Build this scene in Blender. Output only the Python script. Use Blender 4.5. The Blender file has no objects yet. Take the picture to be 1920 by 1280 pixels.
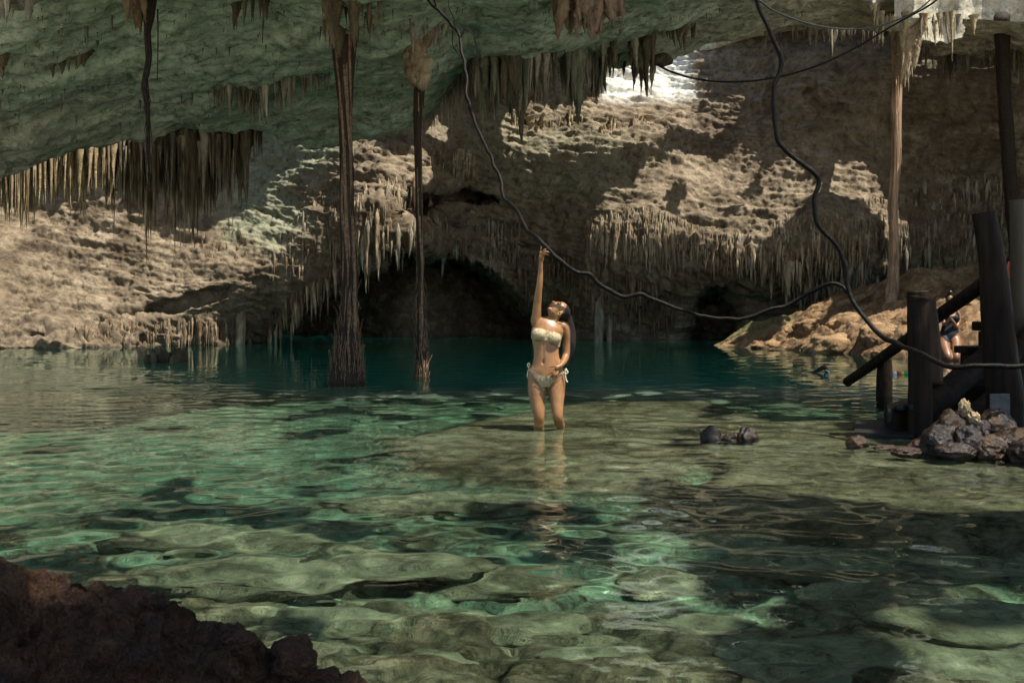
import bpy, bmesh, math, random
import numpy as np
from mathutils import Vector, Matrix, noise as mnoise

S = bpy.context.scene
COL = S.collection
rng = np.random.RandomState(7)
rad = math.radians

# ------------------------------------------------------------------ camera, sky, sun, exposure
F = 1867.0            # focal length in pixels of the 1920 px wide photograph
PX0, PY0, HC = 960.0, 565.0, 1.2   # principal column, horizon row, camera height over the water
cd = bpy.data.cameras.new('camera')
cam = bpy.data.objects.new('camera', cd)
COL.objects.link(cam)
cam.location = (0, 0, HC)
cam.rotation_euler = (rad(90), 0, 0)
cd.sensor_width = 36.0
cd.lens = F / 1920 * 36.0
cd.shift_y = (PY0 - 640.0) / 1920.0
cd.clip_start = 0.05
cd.clip_end = 400
S.camera = cam

SUN_D = Vector((-0.38, 0.20, -0.90)).normalized()      # the way the sunlight travels
world = bpy.data.worlds.new('World')
S.world = world
world.use_nodes = True
wn = world.node_tree
sky = wn.nodes.new('ShaderNodeTexSky')
sky.sky_type = 'NISHITA'
sky.sun_disc = False
sky.sun_elevation = math.asin(-SUN_D.z)
sky.sun_rotation = math.atan2(-SUN_D.x, -SUN_D.y)
wn.links.new(sky.outputs[0], wn.nodes['Background'].inputs[0])
wn.nodes['Background'].inputs[1].default_value = 0.10
sl = bpy.data.lights.new('sun', 'SUN')
sl.energy = 4.2
sl.angle = rad(0.5)
sl.color = (1.0, 0.93, 0.82)
sl.cycles.is_caustics_light = True
sun = bpy.data.objects.new('sun', sl)
COL.objects.link(sun)
sun.rotation_euler = SUN_D.to_track_quat('-Z', 'Y').to_euler()
S.view_settings.view_transform = 'Standard'
S.view_settings.look = 'None'
S.view_settings.exposure = 1.22
S.view_settings.gamma = 1.0
S.view_settings.use_curve_mapping = False
S.render.engine = 'CYCLES'
cy = S.cycles
cy.use_denoising = True
cy.max_bounces = 10
cy.diffuse_bounces = 5
cy.glossy_bounces = 4
cy.transmission_bounces = 8
cy.caustics_reflective = False
cy.caustics_refractive = True
cy.sample_clamp_indirect = 6.0
cy.blur_glossy = 0.3

# ------------------------------------------------------------------ helpers
def unp(px, py, D):
    px, py, D = np.asarray(px, float), np.asarray(py, float), np.asarray(D, float)
    return np.stack(np.broadcast_arrays((px - PX0) / F * D, D, HC - (py - PY0) / F * D), -1)

def U(px, py, D):
    return Vector(unp(px, py, D).tolist())

def onwater(px, py, z=0.0):
    return U(px, py, F * (HC - z) / (py - PY0))

_perm = np.random.RandomState(3).permutation(256)
_perm = np.concatenate([_perm, _perm, _perm])
_g = np.random.RandomState(4).normal(size=(256, 3))
_g /= np.linalg.norm(_g, axis=1)[:, None]

def pn(P):
    P = np.asarray(P, float)
    sh = P.shape[:-1]
    P = P.reshape(-1, 3)
    i = np.floor(P).astype(np.int64)
    f = P - i
    i &= 255
    u = f * f * f * (f * (f * 6 - 15) + 10)
    out = np.zeros(len(P))
    for a in (0, 1):
        wa = u[:, 0] if a else 1 - u[:, 0]
        for b in (0, 1):
            wb = wa * (u[:, 1] if b else 1 - u[:, 1])
            for c in (0, 1):
                w = wb * (u[:, 2] if c else 1 - u[:, 2])
                h = _perm[_perm[_perm[i[:, 0] + a] + i[:, 1] + b] + i[:, 2] + c]
                g = _g[h]
                out += w * (g[:, 0] * (f[:, 0] - a) + g[:, 1] * (f[:, 1] - b) + g[:, 2] * (f[:, 2] - c))
    return (out * 1.5).reshape(sh)

def fbm(P, scale=1.0, octv=4, gain=0.5, off=0.0, ridged=False):
    P = np.asarray(P, float) * scale + off
    a, s, t = 1.0, 0.0, 0.0
    for k in range(octv):
        n = pn(P)
        if ridged:
            n = 1 - 2 * np.abs(n)
        s = s + a * n
        t += a
        a *= gain
        P = P * 2.03 + 17.3
    return s / t

def sst(a, b, x):
    t = np.clip((np.asarray(x, float) - a) / (b - a), 0, 1)
    return t * t * (3 - 2 * t)

def sdf_poly(x, y, poly):
    """signed distance, negative inside"""
    x, y = np.asarray(x, float), np.asarray(y, float)
    d = np.full(x.shape, 1e9)
    ins = np.zeros(x.shape, bool)
    n = len(poly)
    for k in range(n):
        ax, ay = poly[k]
        bx, by = poly[(k + 1) % n]
        ex, ey = bx - ax, by - ay
        t = np.clip(((x - ax) * ex + (y - ay) * ey) / (ex * ex + ey * ey + 1e-12), 0, 1)
        d = np.minimum(d, np.hypot(x - ax - t * ex, y - ay - t * ey))
        if ay != by:
            c = ((ay > y) != (by > y)) & (x < ex * (y - ay) / (ey) + ax)
            ins ^= c
    return np.where(ins, -d, d)

def tps(ctrl):
    """thin plate spline D(px,py) through (px,py,D)"""
    c = np.array(ctrl, float)
    X = c[:, :2] / 500.0
    n = len(X)
    def k(r2):
        return 0.5 * r2 * np.log(r2 + 1e-12)
    A = np.zeros((n + 3, n + 3))
    A[:n, :n] = k(((X[:, None] - X[None]) ** 2).sum(-1)) + 0.002 * np.eye(n)
    A[:n, n] = 1
    A[:n, n + 1:] = X
    A[n, :n] = 1
    A[n + 1:, :n] = X.T
    w = np.linalg.solve(A, np.concatenate([c[:, 2], [0, 0, 0]]))
    def f(px, py):
        px, py = np.broadcast_arrays(np.asarray(px, float), np.asarray(py, float))
        q = np.stack([px, py], -1).reshape(-1, 2) / 500.0
        o = w[n] + q @ w[n + 1:]
        for j in range(n):
            o += w[j] * k(((q - X[j]) ** 2).sum(-1))
        return o.reshape(px.shape)
    return f

def mesh_np(name, V, Q, smooth=True):
    V = np.ascontiguousarray(np.asarray(V, np.float32).reshape(-1, 3))
    Q = np.ascontiguousarray(np.asarray(Q, np.int32))
    me = bpy.data.meshes.new(name)
    me.vertices.add(len(V))
    me.vertices.foreach_set('co', V.ravel())
    nf, k = Q.shape
    me.loops.add(nf * k)
    me.loops.foreach_set('vertex_index', Q.ravel())
    me.polygons.add(nf)
    me.polygons.foreach_set('loop_start', np.arange(0, nf * k, k, dtype=np.int32))
    me.polygons.foreach_set('loop_total', np.full(nf, k, np.int32))
    me.polygons.foreach_set('use_smooth', np.full(nf, smooth, bool))
    me.update(calc_edges=True)
    return me

def grid_q(ny, nx, flip=False):
    i = np.arange(nx * ny).reshape(ny, nx)
    q = np.stack([i[:-1, :-1], i[:-1, 1:], i[1:, 1:], i[1:, :-1]], -1).reshape(-1, 4)
    return q[:, ::-1] if flip else q

def link(name, me, mat=None, parent=None, kind=None):
    o = bpy.data.objects.new(name, me)
    COL.objects.link(o)
    if mat is not None and me is not None:
        me.materials.append(mat)
    if parent is not None:
        o.parent = parent
    if kind:
        o['kind'] = kind
    return o

def thing(name, label, cat, loc=(0, 0, 0), group=None):
    o = bpy.data.objects.new(name, None)
    COL.objects.link(o)
    o.location = loc
    o.empty_display_size = 0.1
    o['label'] = label
    o['category'] = cat
    if group:
        o['group'] = group
    return o

def tag(o, label, cat, group=None):
    o['label'] = label
    o['category'] = cat
    if group:
        o['group'] = group
    return o

def part(name, me, mat, root, label=None, kind=None):
    """mesh given in world coordinates, made a child of root"""
    o = link(name, me, mat, None, kind)
    o.parent = root
    o.matrix_parent_inverse = Matrix.Translation(root.location).inverted()
    if label:
        o['label'] = label
    return o

def attr(me, name, a):
    t = me.attributes.new(name, 'FLOAT', 'POINT')
    t.data.foreach_set('value', np.ascontiguousarray(a, np.float32).ravel())

def catmull(pts, n=8):
    P = [np.array(p, float) for p in pts]
    P = [2 * P[0] - P[1]] + P + [2 * P[-1] - P[-2]]
    out = []
    for k in range(1, len(P) - 2):
        p0, p1, p2, p3 = P[k - 1:k + 3]
        for j in range(n):
            t = j / n
            out.append(0.5 * (2 * p1 + (p2 - p0) * t + (2 * p0 - 5 * p1 + 4 * p2 - p3) * t * t + (3 * p1 - p0 - 3 * p2 + p3) * t ** 3))
    out.append(P[-2])
    return np.array(out)

def tube_vq(pts, radii, sides=8, rfun=None, flat=None, ref=(0, -1, 0)):
    """swept tube; pts (n,3); radii scalar/array or (n,2) for ellipses; rfun(theta, k)-> factor"""
    P = np.asarray(pts, float)
    n = len(P)
    R = np.asarray(radii, float)
    if R.ndim == 0:
        R = np.full((n, 2), float(R))
    elif R.ndim == 1:
        R = np.stack([R, R], -1)
    T = np.gradient(P, axis=0)
    T /= np.linalg.norm(T, axis=1)[:, None] + 1e-9
    ref = np.array(ref, float)
    V = []
    th = np.linspace(0, 2 * math.pi, sides, endpoint=False)
    b = ref - T[0] * (ref @ T[0])
    if np.linalg.norm(b) < 1e-3:
        b = np.array([1.0, 0, 0]) - T[0] * T[0][0]
    for k in range(n):
        b = b - T[k] * (b @ T[k])
        b /= np.linalg.norm(b) + 1e-9
        a = np.cross(T[k], b)
        f = np.ones(sides) if rfun is None else rfun(th, k)
        V.append(P[k] + np.outer(np.cos(th) * R[k, 0] * f, a) + np.outer(np.sin(th) * R[k, 1] * f, b))
    V = np.array(V)
    i = np.arange(n * sides).reshape(n, sides)
    j = np.roll(i, -1, axis=1)
    Q = np.stack([i[:-1], j[:-1], j[1:], i[1:]], -1).reshape(-1, 4)
    V = V.reshape(-1, 3)
    c0, c1 = len(V), len(V) + 1
    V = np.concatenate([V, P[:1], P[-1:]])
    caps = []
    for s in range(0, sides, 2):
        s1, s2 = (s + 1) % sides, (s + 2) % sides
        caps.append([i[0, s2], i[0, s1], i[0, s], c0])
        caps.append([i[-1, s], i[-1, s1], i[-1, s2], c1])
    return V, np.concatenate([Q, np.array(caps, int)])

def joinvq(lst):
    Vs, Qs, o = [], [], 0
    for V, Q in lst:
        Vs.append(V)
        Qs.append(Q + o)
        o += len(V)
    return np.concatenate(Vs), np.concatenate(Qs)

def blob_vq(center, size, seed=0, rough=0.25, freq=1.5, sub=4, flatten=0.0):
    bm = bmesh.new()
    bmesh.ops.create_icosphere(bm, subdivisions=sub, radius=1.0)
    V = np.array([v.co for v in bm.verts])
    T = np.array([[v.index for v in f.verts] for f in bm.faces])
    bm.free()
    n = V.copy()
    d = fbm(V, freq, 4, 0.5, seed * 7.7)
    d2 = fbm(V, freq * 0.6, 3, 0.5, seed * 3.1 + 50, ridged=True)
    d3 = fbm(V, freq * 3.2, 3, 0.6, seed * 1.7 + 9)
    V = n * (1 + rough * d + rough * 0.5 * d2 + rough * 0.22 * d3)[:, None] * np.array(size)
    return V + np.array(center), T

# ------------------------------------------------------------------ materials
def newmat(name):
    m = bpy.data.materials.new(name)
    m.use_nodes = True
    nt = m.node_tree
    return m, nt, nt.nodes['Principled BSDF']

def N(nt, t, **kw):
    n = nt.nodes.new(t)
    for k, v in kw.items():
        if k in n.inputs:
            n.inputs[k].default_value = v
        else:
            setattr(n, k, v)
    return n

def ramp(nt, fac, stops):
    r = nt.nodes.new('ShaderNodeValToRGB')
    e = r.color_ramp.elements
    e[0].position, e[0].color = stops[0][0], (*stops[0][1], 1)
    e[1].position, e[1].color = stops[-1][0], (*stops[-1][1], 1)
    for p, c in stops[1:-1]:
        x = e.new(p)
        x.color = (*c, 1)
    nt.links.new(fac, r.inputs[0])
    return r.outputs[0]

def mix(nt, fac, a, b, mode='MIX'):
    m = nt.nodes.new('ShaderNodeMix')
    m.data_type = 'RGBA'
    m.blend_type = mode
    for sock, v in ((m.inputs[0], fac), (m.inputs[6], a), (m.inputs[7], b)):
        if hasattr(v, 'links'):
            nt.links.new(v, sock)
        elif isinstance(v, (int, float)):
            sock.default_value = v
        else:
            sock.default_value = (*v, 1)
    return m.outputs[2]

def rock_mat(name, dark, mid, light, green=None, brown=None, scale=1.0, rough=0.85, bump=0.5, stretch=(1, 1, 1), coat=0.0, spec=0.3):
    m, nt, p = newmat(name)
    geo = N(nt, 'ShaderNodeNewGeometry')
    mp = N(nt, 'ShaderNodeMapping')
    mp.inputs['Scale'].default_value = stretch
    nt.links.new(geo.outputs['Position'], mp.inputs[0])
    def noise(sc, det=6.0, rg=0.6, dist=0.0):
        n = N(nt, 'ShaderNodeTexNoise', Scale=sc * scale, Detail=det, Roughness=rg, Distortion=dist)
        nt.links.new(mp.outputs[0], n.inputs['Vector'])
        return n.outputs['Fac']
    col = ramp(nt, noise(0.9, 10, 0.74, 0.9), [(0.37, dark), (0.5, mid), (0.63, light)])
    sp = ramp(nt, noise(5.0, 8, 0.75, 0.4), [(0.37, (0.30, 0.27, 0.23)), (0.47, (0.92, 0.9, 0.88)), (0.62, (1.2, 1.18, 1.14))])
    col = mix(nt, 0.8, col, sp, 'MULTIPLY')
    if green is not None:
        a = N(nt, 'ShaderNodeAttribute')
        a.attribute_name = 'algae_waterlight'
        g = N(nt, 'ShaderNodeMath', operation='MULTIPLY_ADD')
        g.inputs[1].default_value = 0.8
        nt.links.new(noise(0.45, 5, 0.6, 0.5), g.inputs[0])
        g.inputs[2].default_value = -0.45
        g2 = N(nt, 'ShaderNodeMath', operation='ADD', use_clamp=True)
        nt.links.new(g.outputs[0], g2.inputs[0])
        nt.links.new(a.outputs['Fac'], g2.inputs[1])
        g3 = N(nt, 'ShaderNodeMath', operation='MULTIPLY', use_clamp=True)
        nt.links.new(g2.outputs[0], g3.inputs[0])
        nt.links.new(a.outputs['Fac'], g3.inputs[1])
        gm = mix(nt, 1.0, sp, green, 'MULTIPLY')
        col = mix(nt, g3.outputs[0], col, gm)
    if brown is not None:
        a = N(nt, 'ShaderNodeAttribute')
        a.attribute_name = 'stain_darkening'
        g2 = N(nt, 'ShaderNodeMath', operation='MULTIPLY', use_clamp=True)
        nt.links.new(ramp(nt, noise(1.7, 8, 0.7, 0.8), [(0.42, (0, 0, 0)), (0.56, (1, 1, 1))]), g2.inputs[0])
        nt.links.new(a.outputs['Fac'], g2.inputs[1])
        col = mix(nt, g2.outputs[0], col, brown)
    nt.links.new(col, p.inputs['Base Color'])
    p.inputs['Roughness'].default_value = rough
    p.inputs['Specular IOR Level'].default_value = spec
    p.inputs['Coat Weight'].default_value = coat
    p.inputs['Coat Roughness'].default_value = 0.12
    b1 = N(nt, 'ShaderNodeBump', Strength=min(1, bump * 1.3), Distance=0.16)
    nt.links.new(noise(3.0, 10, 0.72, 0.7), b1.inputs['Height'])
    b2 = N(nt, 'ShaderNodeBump', Strength=bump * 0.7, Distance=0.03)
    nt.links.new(noise(16.0, 5, 0.65), b2.inputs['Height'])
    nt.links.new(b1.outputs[0], b2.inputs['Normal'])
    nt.links.new(b2.outputs[0], p.inputs['Normal'])
    return m

def plain(name, col, rough=0.5, spec=0.5, var=0.25, scale=8.0, bump=0.0, coat=0.0, stretch=(1, 1, 1), col2=None):
    m, nt, p = newmat(name)
    geo = N(nt, 'ShaderNodeNewGeometry')
    mp = N(nt, 'ShaderNodeMapping')
    mp.inputs['Scale'].default_value = stretch
    nt.links.new(geo.outputs['Position'], mp.inputs[0])
    n = N(nt, 'ShaderNodeTexNoise', Scale=scale, Detail=6.0, Roughness=0.65)
    nt.links.new(mp.outputs[0], n.inputs['Vector'])
    lo = tuple(c * (1 - var) for c in col) if col2 is None else col2
    hi = tuple(min(1, c * (1 + var)) for c in col)
    nt.links.new(ramp(nt, n.outputs['Fac'], [(0.35, lo), (0.65, hi)]), p.inputs['Base Color'])
    p.inputs['Roughness'].default_value = rough
    p.inputs['Specular IOR Level'].default_value = spec
    p.inputs['Coat Weight'].default_value = coat
    p.inputs['Coat Roughness'].default_value = 0.1
    if bump:
        b = N(nt, 'ShaderNodeBump', Strength=bump, Distance=0.02)
        nt.links.new(n.outputs['Fac'], b.inputs['Height'])
        nt.links.new(b.outputs[0], p.inputs['Normal'])
    return m

GREEN = (0.42, 0.51, 0.39)  # algae plus green light bounced off the water, put into the ceiling colour
GREENW = (0.25, 0.285, 0.20)
M_WALL = rock_mat('cave_limestone', (0.085, 0.064, 0.042), (0.185, 0.148, 0.10), (0.285, 0.235, 0.165), GREENW, (0.10, 0.065, 0.04))
M_CEIL = rock_mat('ceiling_limestone', (0.32, 0.3, 0.22), (0.54, 0.51, 0.40), (0.66, 0.62, 0.50), GREEN, (0.09, 0.065, 0.035))
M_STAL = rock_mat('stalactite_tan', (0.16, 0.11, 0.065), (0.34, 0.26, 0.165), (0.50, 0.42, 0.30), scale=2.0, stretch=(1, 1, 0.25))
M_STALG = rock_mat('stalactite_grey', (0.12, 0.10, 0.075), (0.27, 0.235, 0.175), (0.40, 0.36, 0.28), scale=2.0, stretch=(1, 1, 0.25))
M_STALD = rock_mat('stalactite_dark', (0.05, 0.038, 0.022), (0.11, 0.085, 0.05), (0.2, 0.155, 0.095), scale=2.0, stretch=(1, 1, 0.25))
M_STALM = rock_mat('stalactite_mossy', (0.07, 0.072, 0.045), (0.165, 0.165, 0.11), (0.28, 0.275, 0.19), scale=2.0, stretch=(1, 1, 0.25))
M_STALB = rock_mat('stalactite_brown', (0.08, 0.05, 0.028), (0.19, 0.125, 0.073), (0.32, 0.225, 0.14), scale=2.0, stretch=(1, 1, 0.35))
M_SLOPE = rock_mat('ochre_rock', (0.13, 0.075, 0.036), (0.29, 0.185, 0.095), (0.40, 0.28, 0.165), (0.16, 0.17, 0.07), (0.08, 0.05, 0.03), bump=0.8)
M_BOUNCE = rock_mat('white_bounce', (0.42, 0.40, 0.34), (0.58, 0.56, 0.50), (0.70, 0.68, 0.62), scale=3.0)  # pale tone so the unseen banks bounce more light
M_WET = rock_mat('wet_brown_rock', (0.010, 0.006, 0.003), (0.030, 0.016, 0.007), (0.075, 0.042, 0.019), scale=2.5, rough=0.36, coat=0.0, bump=0.3, spec=0.3)
M_WETD = rock_mat('wet_dark_rock', (0.005, 0.004, 0.003), (0.013, 0.009, 0.007), (0.033, 0.022, 0.015), scale=2.5, rough=0.34, coat=0.0, bump=0.3, spec=0.3)
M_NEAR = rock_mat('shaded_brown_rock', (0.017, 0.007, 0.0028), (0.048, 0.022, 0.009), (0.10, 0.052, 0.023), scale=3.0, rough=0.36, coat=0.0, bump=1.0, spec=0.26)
M_BED = rock_mat('lakebed_rock', (0.09, 0.065, 0.034), (0.35, 0.265, 0.155), (0.56, 0.46, 0.31), (0.19, 0.40, 0.26), (0.065, 0.05, 0.026), scale=1.6, bump=1.0)
def add_silt_sunspot(m):
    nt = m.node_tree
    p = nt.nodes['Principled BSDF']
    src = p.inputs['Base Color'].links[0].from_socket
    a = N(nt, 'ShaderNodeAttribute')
    a.attribute_name = 'silt_sunspot'
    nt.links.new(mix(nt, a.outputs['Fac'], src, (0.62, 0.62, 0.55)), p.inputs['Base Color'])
add_silt_sunspot(M_BED)
add_silt_sunspot(M_WALL)  # on the wall this whitens the skylight's sun spot
M_SUB = rock_mat('submerged_rock', (0.11, 0.095, 0.055), (0.24, 0.22, 0.135), (0.38, 0.34, 0.22), scale=2.0, bump=0.6)
M_PALE = rock_mat('pale_stone', (0.25, 0.18, 0.09), (0.45, 0.35, 0.2), (0.6, 0.5, 0.32), scale=5.0)
M_BARK = plain('root_bark', (0.03, 0.019, 0.012), 0.85, 0.2, 0.5, 14, 0.8, stretch=(1, 1, 0.12))
M_BARKL = plain('pale_root_bark', (0.30, 0.2, 0.13), 0.8, 0.25, 0.45, 14, 0.8, stretch=(1, 1, 0.12))
M_FIBRE = plain('root_fibre', (0.16, 0.10, 0.06), 0.8, 0.25, 0.5, 20, 0.3)
M_FIBRED = plain('dark_root_fibre', (0.022, 0.015, 0.010), 0.8, 0.2, 0.5, 20, 0.3)
M_VINE = plain('wet_vine_bark', (0.006, 0.0045, 0.0035), 0.45, 0.10, 0.4, 25, 0.6)
M_CORD = plain('black_cord', (0.012, 0.011, 0.01), 0.5, 0.4, 0.3, 25)
M_WOOD = plain('black_wet_wood', (0.013, 0.0075, 0.0042), 0.6, 0.1, 0.6, 12, 1.0, stretch=(1, 1, 0.1), col2=(0.004, 0.0028, 0.002))
M_WOODB = plain('worn_brown_wood', (0.045, 0.026, 0.012), 0.6, 0.25, 0.6, 9, 0.6, stretch=(1, 1, 0.2))
M_YEL = plain('flaking_yellow_paint', (0.035, 0.025, 0.010), 0.7, 0.3, 0.3, 14, 0.3, col2=(0.05, 0.035, 0.02))
M_METAL = plain('scuffed_grey_sheet', (0.06, 0.06, 0.062), 0.5, 0.3, 0.5, 9)
M_ORANGE = plain('orange_plastic', (0.50, 0.09, 0.025), 0.5, 0.4, 0.2, 6)
M_CLOTH = plain('dark_wet_cloth', (0.010, 0.009, 0.008), 0.55, 0.25, 0.3, 12)
M_SUIT = plain('navy_black_fabric', (0.006, 0.007, 0.011), 0.6, 0.2, 0.3, 30)
M_HAIR = plain('dark_brown_hair', (0.012, 0.006, 0.004), 0.45, 0.3, 0.6, 40, stretch=(1, 1, 0.1))
M_HAIRK = plain('black_hair', (0.008, 0.006, 0.006), 0.35, 0.5, 0.4, 40)
M_LOG = plain('dry_log', (0.17, 0.12, 0.075), 0.85, 0.2, 0.4, 10, 0.5)
M_STRING = plain('cream_string', (0.62, 0.55, 0.38), 0.7, 0.3, 0.1, 20)
M_LIP = plain('lip_skin', (0.42, 0.13, 0.10), 0.4, 0.4, 0.1, 20)
M_GOLD = plain('gold_metal', (0.7, 0.5, 0.2), 0.3, 0.8, 0.1, 20)

def skin_mat(name, col, dark):
    m = plain(name, col, 0.42, 0.45, 0.08, 14, 0.03, col2=dark)
    p = m.node_tree.nodes['Principled BSDF']
    p.inputs['Subsurface Weight'].default_value = 0.05
    p.inputs['Subsurface Radius'].default_value = (0.02, 0.008, 0.004)
    p.inputs['Subsurface Scale'].default_value = 0.5
    return m
M_SKIN = skin_mat('tanned_skin', (0.27, 0.134, 0.050), (0.205, 0.095, 0.033))
M_SKIN2 = skin_mat('brown_skin', (0.20, 0.098, 0.052), (0.155, 0.072, 0.038))

def bikini_mat():
    m, nt, p = newmat('speckled_cream_fabric')
    geo = N(nt, 'ShaderNodeNewGeometry')
    v = N(nt, 'ShaderNodeTexVoronoi', Scale=80.0)
    nt.links.new(geo.outputs['Position'], v.inputs['Vector'])
    n = N(nt, 'ShaderNodeTexNoise', Scale=60.0, Detail=2.0)
    nt.links.new(geo.outputs['Position'], n.inputs['Vector'])
    ad = N(nt, 'ShaderNodeMath', operation='MULTIPLY_ADD')
    nt.links.new(n.outputs['Fac'], ad.inputs[0])
    ad.inputs[1].default_value = 0.35
    nt.links.new(v.outputs['Distance'], ad.inputs[2])
    c = ramp(nt, ad.outputs[0], [(0.42, (0.06, 0.042, 0.02)), (0.62, (0.38, 0.30, 0.165))])
    nt.links.new(c, p.inputs['Base Color'])
    p.inputs['Roughness'].default_value = 0.75
    return m
M_BIK = bikini_mat()

# ------------------------------------------------------------------ the cave: wall sheet behind, ceiling sheet in front
ARCH = [(470, 720), (484, 642), (510, 610), (560, 575), (592, 540), (625, 512), (668, 498), (700, 486), (735, 458), (775, 452), (800, 470),
        (830, 462), (860, 470), (900, 500), (950, 520), (1010, 560), (1070, 600), (1110, 640), (1130, 720)]
RECESS = [(1270, 700), (1282, 570), (1296, 540), (1330, 526), (1365, 532), (1395, 560), (1405, 600), (1405, 700)]
HOLE2 = [(740, 400), (745, 372), (790, 350), (870, 352), (940, 366), (935, 380), (860, 384), (822, 395), (805, 420), (780, 425)]
back_ctrl = [
    (-250, 662, 23.5), (-250, 560, 24.5), (-250, 400, 26), (-250, 150, 27), (-250, -40, 28),
    (0, 655, 25.6), (0, 560, 27.2), (0, 450, 28.6), (0, 300, 30.2), (0, 100, 31), (0, -40, 31.5),
    (200, 655, 26.2), (200, 560, 27.4), (200, 450, 28.6), (200, 300, 30), (200, 100, 31), (200, -40, 32),
    (320, 650, 27.3), (320, 600, 27.3), (330, 560, 27.1), (420, 650, 27.8), (420, 590, 27.6), (440, 540, 27.3), (440, 450, 28.2),
    (520, 400, 28.4), (520, 300, 28.8), (520, 150, 30), (480, 640, 29.2), (550, 560, 27.8), (620, 500, 27.2), (620, 380, 27.3),
    (700, 470, 26.6), (700, 350, 26.6), (770, 440, 26.6), (770, 300, 27.2), (700, 200, 28.5), (650, -40, 31),
    (830, 420, 28.5), (880, 330, 29.2), (900, 420, 30.5), (960, 460, 31), (1000, 520, 31.5), (1050, 600, 32), (1130, 640, 31), (1130, 560, 30.5),
    (1100, 450, 30.5), (1200, 400, 29.8), (1300, 300, 31), (1300, 200, 32.6), (1250, 140, 33.6), (1150, 200, 32), (1000, 280, 30.5),
    (1000, 100, 32), (1250, 0, 34.5), (1400, 420, 29.3), (1400, 480, 28.6), (1500, 480, 28.2), (1480, 560, 30.2), (1480, 640, 31), (1250, 500, 29.8), (1220, 600, 31.5), (1450, 300, 30.3),
    (1600, 470, 28.2), (1600, 560, 30), (1600, 660, 30), (1700, 450, 28.6), (1700, 300, 29.2), (1700, 150, 28.8), (1500, 120, 30.5), (1500, 0, 31.5),
    (1900, 300, 27.2), (1900, 500, 27), (1900, 660, 27), (1900, 150, 27), (1800, 0, 28.5), (2200, 400, 23.5), (2200, 150, 24), (2200, 660, 22), (2200, -40, 25)]
fb = tps(back_ctrl)
bx = np.arange(-260, 2200, 2.9)
by = np.concatenate([np.arange(-60, 60, 6.0), np.arange(60, 705, 2.15)])
BPX, BPY = np.meshgrid(bx, by)
D0 = fb(BPX, BPY)
wob = fbm(np.stack([BPX, BPY, 0 * BPX], -1), 1 / 60.0, 3) * 14
wob2 = fbm(np.stack([BPX, BPY * 0.3, 0 * BPX], -1), 1 / 12.0, 2) * 10
sd = sdf_poly(BPX, BPY, ARCH) + wob + wob2 * 0.8
soft = 22 + 90 * sst(880, 1060, BPX)
inn = 1 - sst(-soft, 0, sd)
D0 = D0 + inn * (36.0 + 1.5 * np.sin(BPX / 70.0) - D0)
sd2 = sdf_poly(BPX, BPY, RECESS) + wob * 0.6 + wob2 * 0.5
D0 = D0 + (1 - sst(-26, 0, sd2)) * 3.2
sd3 = sdf_poly(BPX, BPY, HOLE2) + wob * 0.5 + wob2 * 0.5
D0 = D0 + (1 - sst(-14, 2, sd3)) * 2.2
# a dark crevice line under the lit slab (overhang seam)
seam = np.interp(BPX, [0, 60, 150, 230, 330, 450], [652, 632, 618, 588, 566, 530])
ds = BPY - seam + wob * 0.5
D0 = D0 + 0.4 * np.exp(-((ds - 7) / 9.0) ** 2) * sst(20, 160, BPX) * (1 - sst(400, 470, BPX))
BP = unp(BPX, BPY, D0)
def normals(P):
    du = np.gradient(P, axis=1)
    dv = np.gradient(P, axis=0)
    n = np.cross(du, dv)
    n /= np.linalg.norm(n, axis=-1, keepdims=True) + 1e-9
    return n
nb = normals(BP)
nb *= np.sign((nb * -(BP - np.array([0, 0, HC]))).sum(-1, keepdims=True))
strat = BP * np.array([0.55, 0.55, 2.6]) + np.stack([0 * BPX, 0 * BPX, BP[..., 0] * 0.35], -1)
flute = BP * np.array([5.5, 5.5, 0.45])
FLUTE = [[(1090, 420), (1200, 400), (1320, 430), (1420, 450), (1520, 430), (1700, 400), (1900, 380), (1940, 560), (1600, 540), (1500, 580), (1420, 560), (1300, 540), (1150, 580), (1080, 560)],
         [(600, 420), (700, 360), (830, 380), (840, 470), (760, 480), (640, 540), (500, 640), (460, 620), (560, 540)],
         [(150, 595), (460, 580), (480, 660), (150, 660)]]
fm = np.zeros_like(BPX)
for pl in FLUTE:
    fm = np.maximum(fm, 1 - sst(-25, 15, sdf_poly(BPX, BPY, pl) + wob))
led = np.maximum(1 - sst(0, 60, sdf_poly(BPX, BPY, [(1130, 120), (1300, 110), (1400, 260), (1250, 290), (1050, 290)])), 0.8 * (1 - sst(0, 60, sdf_poly(BPX, BPY, [(-260, 600), (150, 600), (300, 640), (-260, 670)]))))
disp = led * 0.22 * fbm(strat * np.array([0.8, 0.8, 1.3]), 1.5, 4, 0.6, 71.0, ridged=True) + 0.55 * fbm(BP, 0.28, 3) + 0.17 * fbm(strat, 0.8, 5, 0.55, ridged=True) * (1 - 0.6 * fm) + 0.10 * fbm(BP, 1.7, 4, 0.6) \
    + fm * (0.24 * fbm(flute, 0.5, 3, 0.6, ridged=True))
tq = fbm(strat * np.array([1.0, 1.0, 0.9]), 0.9, 5, 0.6, 123.0) * 5.0
terr = np.floor(tq) + sst(0.62, 0.98, tq - np.floor(tq))
pit = sst(0.28, 0.5, fbm(BP * np.array([1, 1, 1.5]), 1.25, 4, 0.6, 31.0))
cr1 = np.abs(fbm(BP * np.array([1, 1, 1.6]), 0.55, 4, 0.55, 61.0))
crack = np.exp(-(cr1 / 0.022) ** 2)
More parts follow.
